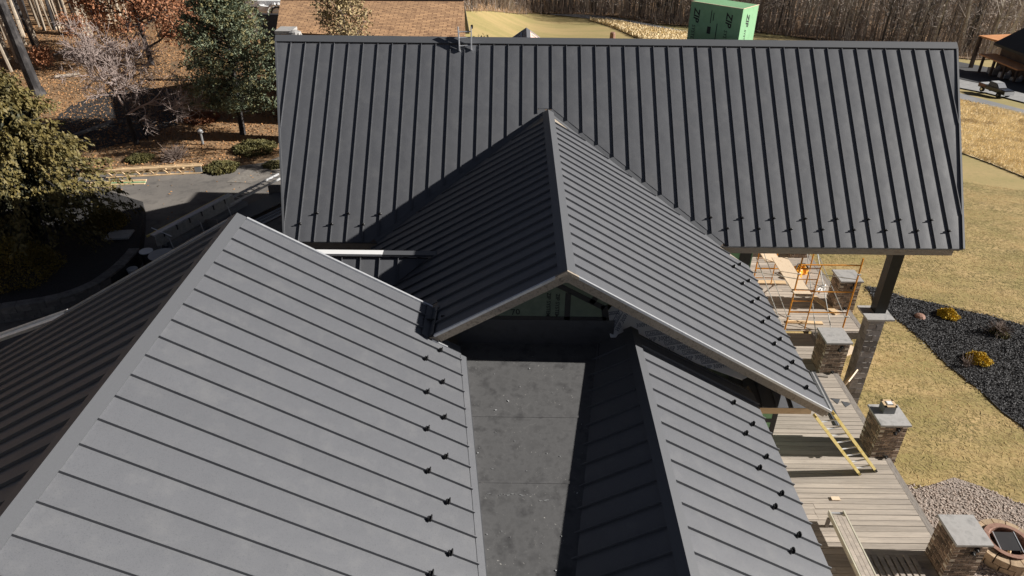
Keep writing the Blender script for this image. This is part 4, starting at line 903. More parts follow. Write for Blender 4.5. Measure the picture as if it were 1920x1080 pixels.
L = np.linalg.norm(A1-A0)
for k in range(9):
    t = (.25+k*.295)/L
    if t < .98: mb = MB(); mb.tube(A0+(A1-A0)*t, B0+(B1-B0)*t, .018, n=8); mb.build('rung', M['alu'], ld)
wpk = thing('walk_plank', 'long walk plank with yellow side rails lying on low blocks at the bottom edge', 'walk plank', (6.75, 8.5, ZD))
zp = ZD+.30
for x in (6.60, 6.90): mb = MB(); mb.bar((x, 10.42, zp), (x, 7.2, zp), .028, .12); mb.build('side_rail', M['palerail'], wpk)
for i, x in enumerate((6.665, 6.75, 6.835)): mb = MB(); mb.bar((x, 10.30-.02*i, zp+.045), (x, 7.2, zp+.045), .078, .02); mb.build('tread_board', M['deck'], wpk)
for y_ in (10.38, 9.2, 8.2): mb = MB(); mb.bar((6.58, y_, zp), (6.92, y_, zp), .04, .05); mb.build('cross_bar', M['alu'], wpk)
for x in (6.58, 6.92):
    for y_ in (10.3, 7.6): mb = MB(); mb.box(x-.03, x+.03, y_-.03, y_+.03, ZD, zp-.06); mb.build('support_leg', M['deckedge'], wpk)
pl = thing('pallet', 'grey slatted wooden pallet lying on the deck in pillar shade', 'pallet', (7.5, 9.0, ZD))
for i in range(8):
    x = 7.02+i*.127; mb = MB(); mb.box(x, x+.085, 8.3, 9.52, ZD+.10, ZD+.12); mb.build('slat', M['deck'], pl)
for y_ in (8.35, 8.9, 9.45): mb = MB(); mb.box(7.0, 8.02, y_-.03, y_+.03, ZD, ZD+.099); mb.build('stringer', M['deckedge'], pl)
tr_ = thing('trim_lengths', 'three dark metal trim lengths lying along the deck', 'metal trims', (8.1, 14.5, ZD))
for i in range(3):
    mb = MB(); mb.bar((8.05+i*.055, 15.55, ZD+.02+.004*i), (7.97+i*.055, 13.4, ZD+.02+.004*i), .045, .03); mb.build('trim_length', M['trim'] if i != 1 else M['alu'], tr_)
for c, r0, lab in (((8.32, 14.35), .4, 'left of two dark triangular metal scraps on the deck'), ((8.52, 14.22), 2.2, 'right of two dark triangular metal scraps on the deck')):
    mb = MB(); mb.prism([(c[0]+.13*math.cos(r0+k*2.1)*(1.1 if k else 1), c[1]+.14*math.sin(r0+k*2.1), ZD+.006) for k in range(3)], (0, 0, .003)); props(mb.build('metal_scrap', M['trim']), lab, 'metal scrap', 'triangular metal scraps on the deck')
mb = MB(); mb.obox((8.3, 15.35, ZD+.02), (.16, -.02, 0), (.005, .04, 0), (0, 0, .015)); props(mb.build('wood_offcut', M['deckedge']), 'short dark wood offcut at the foot of the middle pillar', 'wood offcut')
mb = MB(); mb.obox((7.05, 11.05, ZD+.02), (.09, 0, 0), (0, .05, 0), (0, 0, .01)); props(mb.build('wood_chip', M['ply']), 'small pale wood chip lying between deck boards', 'wood chip')

# fire pit
fx_, fy_, fg = 11.85, 11.62, float(T(11.85, 11.62))
fp = thing('fire_pit', 'round stone fire pit with a rusty steel rim on the gravel', 'fire pit', (fx_, fy_, fg))
for course in range(2):
    n = 14
    for k in range(n):
        a0 = 2*math.pi*(k+.5*course)/n+.02; a1 = 2*math.pi*(k+1+.5*course)/n-.02; r0, r1 = .50, .71+rs.uniform(-.01, .015); z0 = fg+course*.19
        q = [(fx_+r*math.cos(a), fy_+r*math.sin(a), z0) for r, a in ((r0, a0), (r1, a0), (r1, (a0+a1)/2), (r1, a1), (r0, a1))]
        mb = MB(); mb.prism(q, (0, 0, .18+rs.uniform(-.006, .006))); mb.build('ring_stone', M['stone'], fp)
mb = MB(); mb.lathe((fx_, fy_, fg+.1), [(.40, 0), (.40, .32), (.415, .335), (.52, .335), (.525, .32), (.43, .31), (.40, .31)], 32); 
mb.f = [f for f in mb.f if len(f) == 4]; mb.m = [0]*len(mb.f); mb.build('steel_rim', M['rust'], fp)
mb = MB(); mb.lathe((fx_, fy_, fg+.05), [(.42, 0), (.3, .05), (.1, .1)], 20); mb.build('ash_bed', M['ash'], fp)
mb = MB(); mb.obox((fx_+.02, fy_+.02, fg+.38), (.22, -.03, .03), (.04, .27, 0), (0, 0, .006)); mb.build('grill_plate', M['plasticgrey'] if False else M['darkroof'], fp)
for s in (-1, 1): mb = MB(); mb.bar((fx_+s*.23-.06, fy_-.33, fg+.38+s*.03), (fx_+s*.23+.06, fy_+.33, fg+.38+s*.03), .02, .02); mb.build('grill_bar', M['galv'], fp)
for i in range(3): mb = MB(); mb.tube((fx_-.25+.1*i, fy_-.28, fg+.2), (fx_-.1+.08*i, fy_-.02, fg+.27), .045, n=7); mb.build('firewood_log', M['lumber'], fp)

# ================================================================== RIGHT GARDEN
def shrub_foliage(c, r, n, ln, wd, rng, flat=.8):
    d = rng.normal(size=(n, 3)); d /= np.linalg.norm(d, axis=1, keepdims=True); d[:, 2] = np.abs(d[:, 2])*flat
    lump = 1+.16*np.sin(d[:, 0]*5+1)*np.cos(d[:, 1]*6)+.1*np.sin(d[:, 2]*9)
    C = np.array(c)+d*(r*lump*rng.uniform(.55, 1.0, n)**.6)[:, None]
    return leaf_quads(C, ln, wd, rng, d, 1.3)
def stems(name, c, r, n, m, parent, rng, w0=.012, up=1.0):
    d = rng.normal(size=(n, 3)); d[:, 2] = np.abs(d[:, 2])+up; d /= np.linalg.norm(d, axis=1, keepdims=True)
    P = np.repeat(np.array([c], float), n, 0)+rng.normal(size=(n, 3))*np.array((.05, .05, 0)); Q = P+d*(r*rng.uniform(.6, 1, n))[:, None]
    R = P+(Q-P)*.55; sd_ = rng.normal(size=(n, 3))*.25*r; Q2 = R+sd_+d*r*.3
    return tubes_mesh(name, np.concatenate([P, R]), np.concatenate([Q, Q2]), np.full(2*n, w0), np.full(2*n, w0*.35), 4, m, parent)
for q, r, lab in (((1776, 594), .34, 'small bright yellow shrub in the mulch bed, nearer the lawn edge'), ((1833, 678), .36, 'small bright yellow shrub in the mulch bed, lower one'), ):
    p = gnd(*q); t = thing('yellow_shrub', lab, 'shrub', p, 'yellow shrubs in the mulch bed')
    np_mesh('foliage', shrub_foliage(p+np.array((0, 0, .05)), r, 1500, .07, .035, RNG), 4, M['shrubyellow'], t); stems('stem', p, r*.8, 14, M['twig'], t, RNG)
for q, r, n, lab in (((1872, 628), .62, 90, 'bare twiggy shrub with a dark heart in the mulch bed'), ((1812, 690), .45, 26, 'few thin bare stems rising from the mulch bed between the yellow shrubs')):
    p = gnd(*q); t = thing('bare_shrub', lab, 'shrub', p); stems('twigs', p, r, n, M['twig'], t, RNG, .008)
    if n > 50: np_mesh('dark_foliage', shrub_foliage(p, .32, 700, .08, .03, RNG), 4, M['firwarm'], t)
p = gnd(1724, 596); mb = MB(); mb.lathe(p, [(.16, 0), (.2, .05), (.14, .13), (.05, .16)], 9); props(mb.build('garden_rock', M['rust']), 'reddish rock lying in the mulch bed near the block column', 'rock')
def terr(P2, up=0.): return np.column_stack([P2, T(P2[:, 0], P2[:, 1])+up])
# chips, pebbles, grass
rg = np.random.default_rng(21)
Pm = scatter(mul_poly, 20000, rg); Pm = terr(Pm+rg.normal(size=Pm.shape)*.09, .055); np_mesh('mulch_chips', leaf_quads(Pm, .075, .032, rg, np.column_stack([rg.normal(size=(20000, 2)), rg.normal(size=20000)*.35]), .3), 4, M['chips'], kind='stuff')
def pebbles(poly, n, rng, size):
    C = terr(scatter(poly, n, rng), .03); s = rng.uniform(size[0], size[1], (n, 1)); k = 5
    base = np.array([(math.cos(2*math.pi*i/k), math.sin(2*math.pi*i/k), 0) for i in range(k)]); a = rng.uniform(0, 6.28, n); ca, sa = np.cos(a), np.sin(a)
    tris = []
    ringp = []
    for i in range(k):
        b = base[i]*rng.uniform(.7, 1.25, (n, 1)); x = b[:, 0]*ca-b[:, 1]*sa*.75; y = b[:, 0]*sa+b[:, 1]*ca*.75; ringp.append(C+np.column_stack([x, y, -.2*np.ones(n)])*s)
    top = [C+(ringp[i]-C)*.55*np.array((1, 1, 0))+np.column_stack([np.zeros(n), np.zeros(n), .55*s[:, 0]]) for i in range(k)]
    q = []
    for i in range(k): q.append(np.stack([ringp[i], ringp[(i+1) % k], top[(i+1) % k], top[i]], 1))
    q.append(np.stack([top[0], top[1], top[2], top[3]], 1)); q.append(np.stack([top[0], top[3], top[4], top[4]], 1)[:, :, :]*1.0)
    return np.concatenate(q[:-1], 0).reshape(-1, 3), np.stack([top[0], top[3], top[4]], 1).reshape(-1, 3)
near_grav = [(8.6, 5), (8.6, 16.2), (9.35, 16.4), (9.6, 14.6)]+grav_poly[4:]
Q4, T3 = pebbles(near_grav, 17000, rg, (.018, .046)); np_mesh('gravel', np.concatenate([Q4.reshape(-1, 4, 3), np.stack([T3.reshape(-1, 3, 3)[:, 0], T3.reshape(-1, 3, 3)[:, 1], T3.reshape(-1, 3, 3)[:, 2], T3.reshape(-1, 3, 3)[:, 2]*.999+T3.reshape(-1, 3, 3)[:, 0]*.001], 1)]).reshape(-1, 3), 4, M['pebble'], kind='stuff')
lawn_in = [(8.9, 11), (9.3, 16.2), (10.5, 17.5), (10.5, 24), (11, 32), (14, 40), (30, 34), (32, 20), (22, 12), (15, 10)]
Pl = scatter(lawn_in, 130000, rg); keep = ~in_poly(Pl, np.array(mul_poly)) & ~in_poly(Pl, np.array(grav_poly)) & ~((Pl[:, 0] < 10.4) & (Pl[:, 1] > 17.4)); Pl = Pl[keep]
np_mesh('lawn_grass', flat_blades(terr(Pl, .016), .11, .020, rg, -.6, .8, .10), 4, M['blade'], kind='stuff')
def tall_grass(poly, n, h, wd, name, m):
    C = terr(scatter(poly, n, rg), 0.02); d = np.column_stack([rg.normal(.35, .35, n), rg.normal(-.1, .35, n), np.ones(n)]); d /= np.linalg.norm(d, axis=1, keepdims=True)
    H = h*rg.uniform(.5, 1.2, (n, 1)); s = np.column_stack([rg.normal(size=n), rg.normal(size=n), np.zeros(n)]); s /= np.linalg.norm(s, axis=1, keepdims=True)
    V = np.stack([C-s*wd, C+s*wd, C+d*H+s*wd*.5, C+d*H-s*wd*.5], 1).reshape(-1, 3); return np_mesh(name, V, 4, m, kind='stuff')
tall_grass(field_poly, 70000, .22, .016, 'tall_dry_grass', M['straw'])
tall_grass(strip2, 12000, .5, .07, 'tall_dry_grass', M['straw'])
# ================================================================== LEFT GARDEN
rs = random.Random(23); rg = np.random.default_rng(33)
WZ = -12.42
wpx = [(-60, 588), (0, 578), (60, 569), (105, 561), (150, 547), (190, 528), (225, 502), (250, 478), (262, 462)]
wpt = [atz(*q, WZ)[:2] for q in wpx]
def resample(P, step):
    P = np.array(P); L = np.concatenate([[0], np.cumsum(np.linalg.norm(np.diff(P, axis=0), axis=1))]); t = np.arange(0, L[-1], step)
    return np.column_stack([np.interp(t, L, P[:, 0]), np.interp(t, L, P[:, 1])])
wr = resample(wpt, .42)
rw_ = thing('retaining_wall', 'curved grey stone retaining wall around the shaded planting bed', 'retaining wall', (wr[0][0], wr[0][1], -13))
def wall_block(a, b, z0, z1, inn, out_, m):
    a, b = np.array(a), np.array(b); d = (b-a)/np.linalg.norm(b-a); n = np.array((-d[1], d[0])); a = a+d*.006; b = b-d*.006
    mb = MB(); mb.prism([(*(a-n*out_), z0), (*(b-n*out_), z0), (*(b+n*inn), z0), (*(a+n*inn), z0)], (0, 0, z1-z0)); mb.build(m, M['wallstone'], rw_)
for i in range(len(wr)-1):
    wall_block(wr[i], wr[i+1], WZ-.07, WZ+rs.uniform(-.004, .004), .34, .03, 'cap_stone')
    for c in range(3):
        o = .5*(c % 2); a = wr[i]*(1-o)+wr[i+1]*o; j = min(i+2, len(wr)-1); b = wr[i+1]*(1-o)+wr[j]*o
        if np.linalg.norm(b-a) > .1: wall_block(a, b, WZ-.075-.18*(c+1)+.006, WZ-.075-.18*c, .25, rs.uniform(-.012, .012), 'wall_stone')
bed = [tuple(p+np.array((.05, .2))) for p in wr[::2]]+[(-14.6, 25.6), (-15.3, 27.2), (-17.5, 28.4), (-21, 28.4), (-25, 26)]
me = bpy.data.meshes.new('planting_bed'); bv = [(*p, WZ-.05) for p in bed]; n = len(bv)
me.from_pydata(bv+[(x, y, -13.2) for x, y, _ in bv], [], [tuple(range(n))]+[(i, i+n, (i+1) % n+n, (i+1) % n) for i in range(n)]); me.update()
if me.polygons[0].normal.z < 0: me.flip_normals()
mesh_obj('planting_bed', me, M['mulch'], kind='structure')

def tree(name, label, base, cat='tree', group=None): return thing(name, label, cat, base, group)
def limb(mb, p, d, L, r, rng, n=6, segs=4, wob=.12, droop=0.):
    pts = [np.array(p, float)]; d = np.array(d, float)
    for i in range(segs):
        d = d+rng.normal(size=3)*wob+np.array((0, 0, droop)); d /= np.linalg.norm(d); pts.append(pts[-1]+d*L/segs)
    mb.path(pts, [r*(1-.8*i/segs) for i in range(segs+1)], n, False); return pts
# weeping cypress near the house
cb = np.array((-17.9, 24.1, WZ-.05))
t = tree('weeping_cypress', 'big drooping golden green cypress at the left edge above the dark bed', cb)
mb = MB(); limb(mb, cb, (0.02, 0, 1), 6.0, .22, rg, 8, 6, .03); mb.build('trunk', M['barkdark'], t)
lb = MB(); Cs, Ds, Ln, Wd = [], [], [], []
for i in range(250):
    h = .9+5.1*((i*.618) % 1.0); h = round(h*2.3)/2.3+rg.normal()*.07; fr = 1-(h-.6)/5.6; a = rg.uniform(0, 2*math.pi); R = (3.75*fr**.75+.3)*rg.uniform(.72, 1.06)
    d = np.array((math.cos(a), math.sin(a), .22-.1*fr)); pts = limb(lb, cb+np.array((0, 0, h)), d, R, .035+.02*fr, rg, 4, 5, .07, -.07)
    for s in range(32):
        u = rg.uniform(.45, 1.0)**.8*(len(pts)-1); k = min(int(u), len(pts)-2); p = pts[k]*(1-(u-k))+pts[k+1]*(u-k)+rg.normal(size=3)*np.array((.13, .13, .05))
        dr = np.array((math.cos(a)*.75, math.sin(a)*.75, -.85))+rg.normal(size=3)*.38; dr /= np.linalg.norm(dr); ll = rg.uniform(.22, .55)
        for q in range(4):
            Cs.append(p+dr*ll*(q+.3)/4+rg.normal(size=3)*.025); Ds.append(dr+rg.normal(size=3)*.3); Ln.append(ll*.46*(1-.1*q)); Wd.append(.105*(1-.12*q))
lb.build('limbs', M['barkdark'], t)
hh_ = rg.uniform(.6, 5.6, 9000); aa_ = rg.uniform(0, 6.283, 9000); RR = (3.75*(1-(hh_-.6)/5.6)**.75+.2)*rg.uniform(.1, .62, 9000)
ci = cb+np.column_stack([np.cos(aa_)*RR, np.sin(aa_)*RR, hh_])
np_mesh('inner_foliage', leaf_quads(ci, .22, .12, rg), 4, M['innershade'], t)
np_mesh('foliage', leaf_quads(np.array(Cs), np.array(Ln), np.array(Wd), rg, np.array(Ds), .3), 4, M['cypress'], t)
for q, z, r, m, lab in (((196, 428), -12.4, .72, 'shrubgold', 'rounded golden shrub in shade at the driveway corner'), ((28, 520), WZ, 1.25, 'shrubgold', 'large rounded olive gold shrub in the dark bed at the left edge')):
    p = atz(*q, z); p = np.array((p[0], p[1]+.2, z)); s = thing('round_shrub', lab, 'shrub', p)
    np_mesh('foliage', shrub_foliage(p, r, 7000 if r > 1 else 4000, .075, .05, rg, 1.0), 4, M[m], s)
    mb = MB(); [mb.tube(p, p+np.array((rs.uniform(-.3, .3), rs.uniform(-.3, .3), r*.6)), .025, .01, 5) for k in range(6)]; mb.build('stem', M['barkdark'], s)

def crown_tree(t, base, h, r0, nl, L, rng, m_b, fork=.35, up=.9, sub=5, lev=3, lean=(0, 0), wob=.14):
    """tapered trunk, limbs and branchlets; returns branchlet tip points"""
    tr = MB(); top = limb(tr, base, (lean[0], lean[1], 1), h, r0, rng, 8, 7, .035); tr.build('trunk', m_b, t)
    P, Q, R0, R1, tips = [], [], [], [], []
    def grow(p, d, ln, r, k):
        pts = [p]; d = d/np.linalg.norm(d)
        for i in range(3):
            d = d+rng.normal(size=3)*wob+np.array((0, 0, .05)); d = d/np.linalg.norm(d); pts.append(pts[-1]+d*ln/3)
        for i in range(3): P.append(pts[i]); Q.append(pts[i+1]); R0.append(r*(1-.25*i)); R1.append(r*(1-.25*(i+1)))
        if k == 0: tips.extend(pts[1:]); return
        for j in range(sub):
            u = rng.uniform(.3, 1); i = min(int(u*3), 2); q = pts[i]+(pts[i+1]-pts[i])*(u*3-i); nd = d+rng.normal(size=3)*.65
            grow(q, nd, ln*rng.uniform(.45, .7), r*.5, k-1)
    for i in range(nl):
        u = fork+(1-fork)*(i+rng.uniform(0, .8))/nl; k = min(int(u*7), 6); p = top[k]+(top[k+1]-top[k])*(u*7-k); a = i*2.4+rng.uniform(-.4, .4)
        grow(p, np.array((math.cos(a), math.sin(a), up*rng.uniform(.6, 1.3))), L*(1.1-.55*(u-fork)/(1-fork))*rng.uniform(.8, 1.1), r0*.42, lev-1)
    return P, Q, R0, R1, np.array(tips)
# fir
fb = gnd(456, 252)
t = tree('fir_tree', 'dense blue green fir beside the left end of the main roof', fb)
mb = MB(); limb(mb, fb, (0, 0, 1), 8.6, .17, rg, 8, 6, .02); mb.build('trunk', M['barkdark'], t)
lb = MB(); Cs, Ds, wm = [], [], []
for i in range(210):
    h = 1.15+7.25*(i+rg.uniform(0, 1))/210; u = (h-1.15)/7.25; R = 2.9*(min(1, (u+.12)/.30)**.5)*(1-u)**.6*rg.uniform(.7, 1.08)+.25; a = i*2.39996+rg.uniform(-.3, .3)
    pts = limb(lb, fb+np.array((0, 0, h)), (math.cos(a), math.sin(a), .18+.5*u), R, .03, rg, 4, 4, .06, .02)
    for s in range(50):
        v = rg.uniform(.22, 1.02)**.8*(len(pts)-1); k = min(int(v), len(pts)-2); p = pts[k]*(1-(v-k))+pts[k+1]*(v-k)+rg.normal(size=3)*np.array((.19, .19, .11)); w_ = rg.uniform() < .32
        for q in range(4):
            dd = np.array((math.cos(a)*.6, math.sin(a)*.6, .5))+rg.normal(size=3)*.7; Cs.append(p+dd*.05+rg.normal(size=3)*.035); Ds.append(dd); wm.append(1 if w_ else 0)
lb.build('limbs', M['barkdark'], t)
np_mesh('foliage', leaf_quads(np.array(Cs), .17, .055, rg, np.array(Ds), .4), 4, [M['fir'], M['firwarm']], t, mi=wm)
# small bare tree on the mulch island
bb = gnd(258, 272)
t = tree('bare_tree', 'small bare tree with a forked trunk and purplish twigs on the dark mulch', bb)
P, Q, A, B, tips = crown_tree(t, bb, 4.3, .14, 13, 2.35, np.random.default_rng(5), M['barkdark'], .36, 1.0, 6, 4, (-.05, 0), .2)
tubes_mesh('branches', P, Q, np.maximum(A, .011), np.maximum(B, .008), 4, M['twigpink'], t)
for q, lab, h in (((276, 262), 'thin second bare tree close behind the small forked one', 3.0),):
    p = gnd(*q); t = tree('bare_tree', lab, p); P, Q, A, B, tips = crown_tree(t, p, h, .06, 8, 1.5, np.random.default_rng(8), M['barkdark'], .3, .9, 5, 3)
    tubes_mesh('branches', P, Q, np.maximum(A, .009), np.maximum(B, .006), 4, M['twig'], t)
# oak still holding brown leaves
ob = gnd(285, 122)
t = tree('oak_tree', 'oak still full of russet brown leaves behind the bare tree', ob)
P, Q, A, B, tips = crown_tree(t, ob, 8.0, .19, 15, 3.3, np.random.default_rng(15), M['barkdark'], .10, .45, 6, 3)
tubes_mesh('branches', P, Q, np.maximum(A, .012), np.maximum(B, .008), 4, M['barkdark'], t)
ti = tips[rg.integers(0, len(tips), 17000)]+rg.normal(size=(17000, 3))*.24
np_mesh('foliage', leaf_quads(ti, .20, .12, rg), 4, M['oak'], t)
for q, h, lab in (((148, 84), 1.9, 'low russet leaved sapling at the foot of the double pale trunk'), ((88, 130), 1.2, 'small orange leaved sapling right of the big dark pine trunk'), ((205, 100), 2.6, 'russet leaved sapling between the double trunk and the oak')):
    p = gnd(*q); t = tree('beech_sapling', lab, p, 'sapling'); P, Q, A, B, tips = crown_tree(t, p, h, .035, 8, h*.55, np.random.default_rng(int(q[0])), M['barkdark'], .15, .6, 4, 2)
    tubes_mesh('branches', P, Q, np.maximum(A, .008), np.maximum(B, .006), 4, M['barkdark'], t)
    ti = tips[rg.integers(0, len(tips), 900)]+rg.normal(size=(900, 3))*.18; np_mesh('foliage', leaf_quads(ti, .16, .10, rg), 4, M['oak'], t)
# big trunks one can tell apart, then the slender ones
def forest_tree(name, label, q, r, h, m, lean, rng, group=None, nl=8):
    b = gnd(*q) if len(q) == 2 else np.array(q); t = tree(name, label, b, 'tree', group)
    tr = MB(); pts = limb(tr, b+np.array((0, 0, -.1)), (lean, 0, 1), h, r, rng, 9 if r > .15 else 6, 8, .012)
    if r > .15: tr.path([b+np.array((0, 0, -.1)), b+np.array((lean*.3, 0, .45))], [r*1.5, r*1.02], 9, False)
    tr.build('trunk', m, t); P, Q, A, B = [], [], [], []
    for i in range(nl):
        u = rng.uniform(.25, 1); k = min(int(u*8), 7); p = pts[k]+(pts[k+1]-pts[k])*(u*8-k); a = rng.uniform(0, 6.28); d = np.array((math.cos(a), math.sin(a), rng.uniform(-.1, .8))); ln = rng.uniform(.8, 2.6)
        q2 = p+d*ln; P += [p, p+d*ln*.5]; Q += [q2, p+d*ln*.5+(d+rng.normal(size=3)*.7)*ln*.5]; A += [r*.18, r*.1]; B += [r*.05, r*.03]
    tubes_mesh('crown', P, Q, np.maximum(A, .015), np.maximum(B, .008), 4, m, t); return t
fr = np.random.default_rng(9)
forest_tree('pine_tree', 'massive dark blotched trunk, the thickest at the upper left', (72, 178), .36, 17, M['barkdark'], -.07, fr, nl=14)
forest_tree('forest_tree', 'tan trunk just right of the massive dark one', (80, 108), .19, 17, M['bark'], -.10, fr)
forest_tree('forest_tree', 'pale lichened trunk just left of the massive dark one', (38, 117), .21, 17, M['bark'], -.10, fr)
forest_tree('forest_tree', 'thick pale trunk of the touching pair right of the clearing', (159, 68), .30, 18, M['bark'], -.04, fr)
forest_tree('forest_tree', 'thinner pale trunk of the touching pair right of the clearing', (169, 66), .19, 18, M['bark'], -.05, fr)
forest_tree('forest_tree', 'straight thin pale trunk in the middle of the leafy clearing', (139, 71), .095, 14, M['bark'], -.02, fr)
forest_tree('forest_tree', 'dim trunk cut by the left edge above the cypress', (14, 112), .17, 15, M['bark'], -.08, fr)
forest_tree('forest_tree', 'leaning grey trunk at the far left corner', (22, 135), .11, 14, M['bark'], -.12, fr)
forest_tree('forest_tree', 'dark thin trunk standing close behind the massive dark one', (78, 122), .11, 14, M['barkdark'], -.08, fr)
far_t = [(30, 68), (75, 52), (84, 58), (99, 57), (104, 57), (115, 54), (62, 60), (46, 70), (186, 52), (208, 48), (226, 34), (240, 40), (134, 62), (92, 44), (124, 46), (12, 76), (3, 60), (56, 48), (70, 40), (108, 42), (176, 38), (196, 30), (255, 24), (310, 20), (340, 18), (150, 40), (140, 36), (20, 50), (36, 44), (88, 36), (48, 84), (8, 90), (64, 74), (112, 62), (120, 50), (132, 50), (146, 52), (156, 46), (190, 42), (216, 40), (42, 52), (26, 58), (94, 50), (78, 44)]
for i, q in enumerate(far_t):
    forest_tree('forest_tree', 'slender bare trunk standing back among the trees beyond the leafy clearing', q, fr.uniform(.07, .15), fr.uniform(13, 17), M['bark'] if i % 4 else M['barkdark'], -.04+fr.normal()*.03, fr, 'slender trunks of the wood at the upper left', 6)
M['farbark'] = mat('far_pale_bark', [(.36, .32, .28), (.58, .53, .47)], rough=.95, scale=.6)
M['fardark'] = mat('far_dark_bark', [(.08, .073, .07), (.16, .15, .14)], rough=.95, scale=.6)
M['fartwig'] = mat('far_twigs', [(.24, .20, .175), (.40, .345, .305)], rough=.95, scale=.2)
def wood_stuff(name, XY, rng, hr=(11, 17), rr=(.07, .19), mats=None, nb=7):
    n = len(XY); b = np.column_stack([XY, T(XY[:, 0], XY[:, 1])-.1]); H = rng.uniform(*hr, n); r = rng.uniform(*rr, n); d = np.column_stack([rng.normal(0, .06, n), rng.normal(0, .05, n), np.ones(n)])
    top = b+d*H[:, None]; groups = [[], [], []]
    P, Q, A, B = [b, b+(top-b)*.5], [b+(top-b)*.5, top], [r, r*.65], [r*.65, r*.15]
    for i in range(nb):
        u = rng.uniform(.12, .95, n)[:, None]; p = b+(top-b)*u; a = rng.uniform(0, 6.28, n); e = np.column_stack([np.cos(a), np.sin(a), rng.uniform(.1, 1.3, n)]); L = (rng.uniform(.8, 2.8, n)*(1.25-.6*u[:, 0]))[:, None]
        q = p+e*L; P += [p, p+e*L*.5]; Q += [q, p+e*L*.5+(e+rng.normal(size=(n, 3))*.8)*L*.55]; A += [r*.26, r*.16]; B += [r*.08, r*.05]
    P, Q = np.stack(P, 1), np.stack(Q, 1); A, B = np.stack(A, 1), np.stack(B, 1); pick = rng.choice(3, n, p=(.25, .25, .5))
    for k, m in enumerate(mats or (M['bark'], M['barkdark'], M['twig'])):
        s = pick == k; tubes_mesh(name, P[s].reshape(-1, 3), Q[s].reshape(-1, 3), np.maximum(A[s].ravel(), .02), np.maximum(B[s].ravel(), .012), 3, m, kind='stuff')
lw = scatter([(-120, 58), (-40, 58), (-26, 66), (-14, 78), (-14, 130), (-120, 130)], 900, rg); wood_stuff('distant_wood', lw, rg)
lw = scatter([(-75, 40), (-38, 36), (-36, 50), (-60, 58)], 40, rg); wood_stuff('distant_wood', lw, rg)
lw = scatter([(-95, -5), (-34, -5), (-36, 34), (-44, 40), (-95, 50)], 420, rg); wood_stuff('distant_wood', lw, rg, (8, 16), (.08, .22), nb=12)  # wood out of view, added to darken what the left slope reflects
ctr = np.array(edge_far)
def band(d0, d1): return [tuple(p*(1+d0/np.linalg.norm(p))) for p in ctr]+[tuple(p*(1+d1/np.linalg.norm(p))) for p in ctr[::-1]]
fw = scatter(band(2, 130), 1900, rg); edge = scatter(band(1, 14), 420, rg)
wood_stuff('far_woods', np.concatenate([fw, edge]), rg, (8, 17), (.06, .19), (M['farbark'], M['fardark'], M['fartwig']), nb=15)
ug = scatter(band(-1, 16), 6000, rg); b = np.column_stack([ug, T(ug[:, 0], ug[:, 1])]); e = np.column_stack([rg.normal(0, .5, 6000), rg.normal(0, .5, 6000), rg.uniform(.6, 2.6, 6000)])
u2 = scatter(band(0, 45), 7000, rg); b2 = np.column_stack([u2, T(u2[:, 0], u2[:, 1])+rg.uniform(0, 7, 7000)]); e2 = np.column_stack([rg.normal(0, 1.1, 7000), rg.normal(0, .8, 7000), rg.uniform(-.2, 2.2, 7000)])
tubes_mesh('woodland_brush', b2, b2+e2, np.full(7000, .03), np.full(7000, .012), 3, M['fartwig'], kind='stuff')
tubes_mesh('woodland_brush', b, b+e, np.full(6000, .03), np.full(6000, .012), 3, M['fartwig'], kind='stuff')
# leaves on the ground of the left wood
LP = scatter([(-9.5, 36), (-14, 32.2), (-19, 31.9), (-26, 30), (-40, 34), (-60, 62), (-18, 62), (-13, 44)], 42000, rg)
np_mesh('fallen_leaves', leaf_quads(terr(LP, .05), .12, .075, rg, np.column_stack([rg.normal(size=(42000, 2)), rg.normal(size=42000)*.35]), .3), 4, M['leaflitter'], kind='stuff')
BL = scatter(drive_poly, 700, rg); np_mesh('blown_leaves', leaf_quads(terr(BL, .05), .10, .06, rg, np.column_stack([rg.normal(size=(700, 2)), rg.normal(size=700)*.2]), .2), 4, M['leaflitter'], kind='stuff')
for q, r, m, lab in (((415, 318), .75, 'shrub', 'olive groundcover mound at the near end of the paver walk'), ((478, 282), 1.0, 'shrub', 'wide olive groundcover patch along the back of the paver walk'), ((330, 300), .85, 'twig', 'low reddish twiggy shrub above the truss pile'), ((378, 225), .9, 'oak', 'reddish brown shrub at the left foot of the fir'), ((262, 300), .6, 'shrub', 'low dark shrub left of the reddish twiggy one'), ((515, 312), .5, 'firwarm', 'small dark shrub against the left end of the main roof')):
    p = gnd(*q); t = thing('garden_shrub', lab, 'shrub', p)
    if m == 'twig': stems('stem', p, r, 160, M['twig'], t, rg, .012, .3)
    else: np_mesh('foliage', shrub_foliage(p, r, 3800, .11, .06, rg, .42), 4, M[m], t); stems('stem', p, r*.5, 8, M['barkdark'], t, rg)
p = gnd(381, 272); t = thing('garden_lamp', 'small pale garden lamp post standing on the leaves left of the fir trunk', 'garden lamp', p)
mb = MB(); mb.tube(p, p+np.array((0, 0, .62)), .07, .06, 8); mb.build('pole', M['wallgrey'], t); mb = MB(); mb.lathe(p+np.array((0, 0, .62)), [(.06, 0), (.14, .05), (.15, .14), (.05, .24)], 10); mb.build('lamp_head', M['plasticgrey'], t)
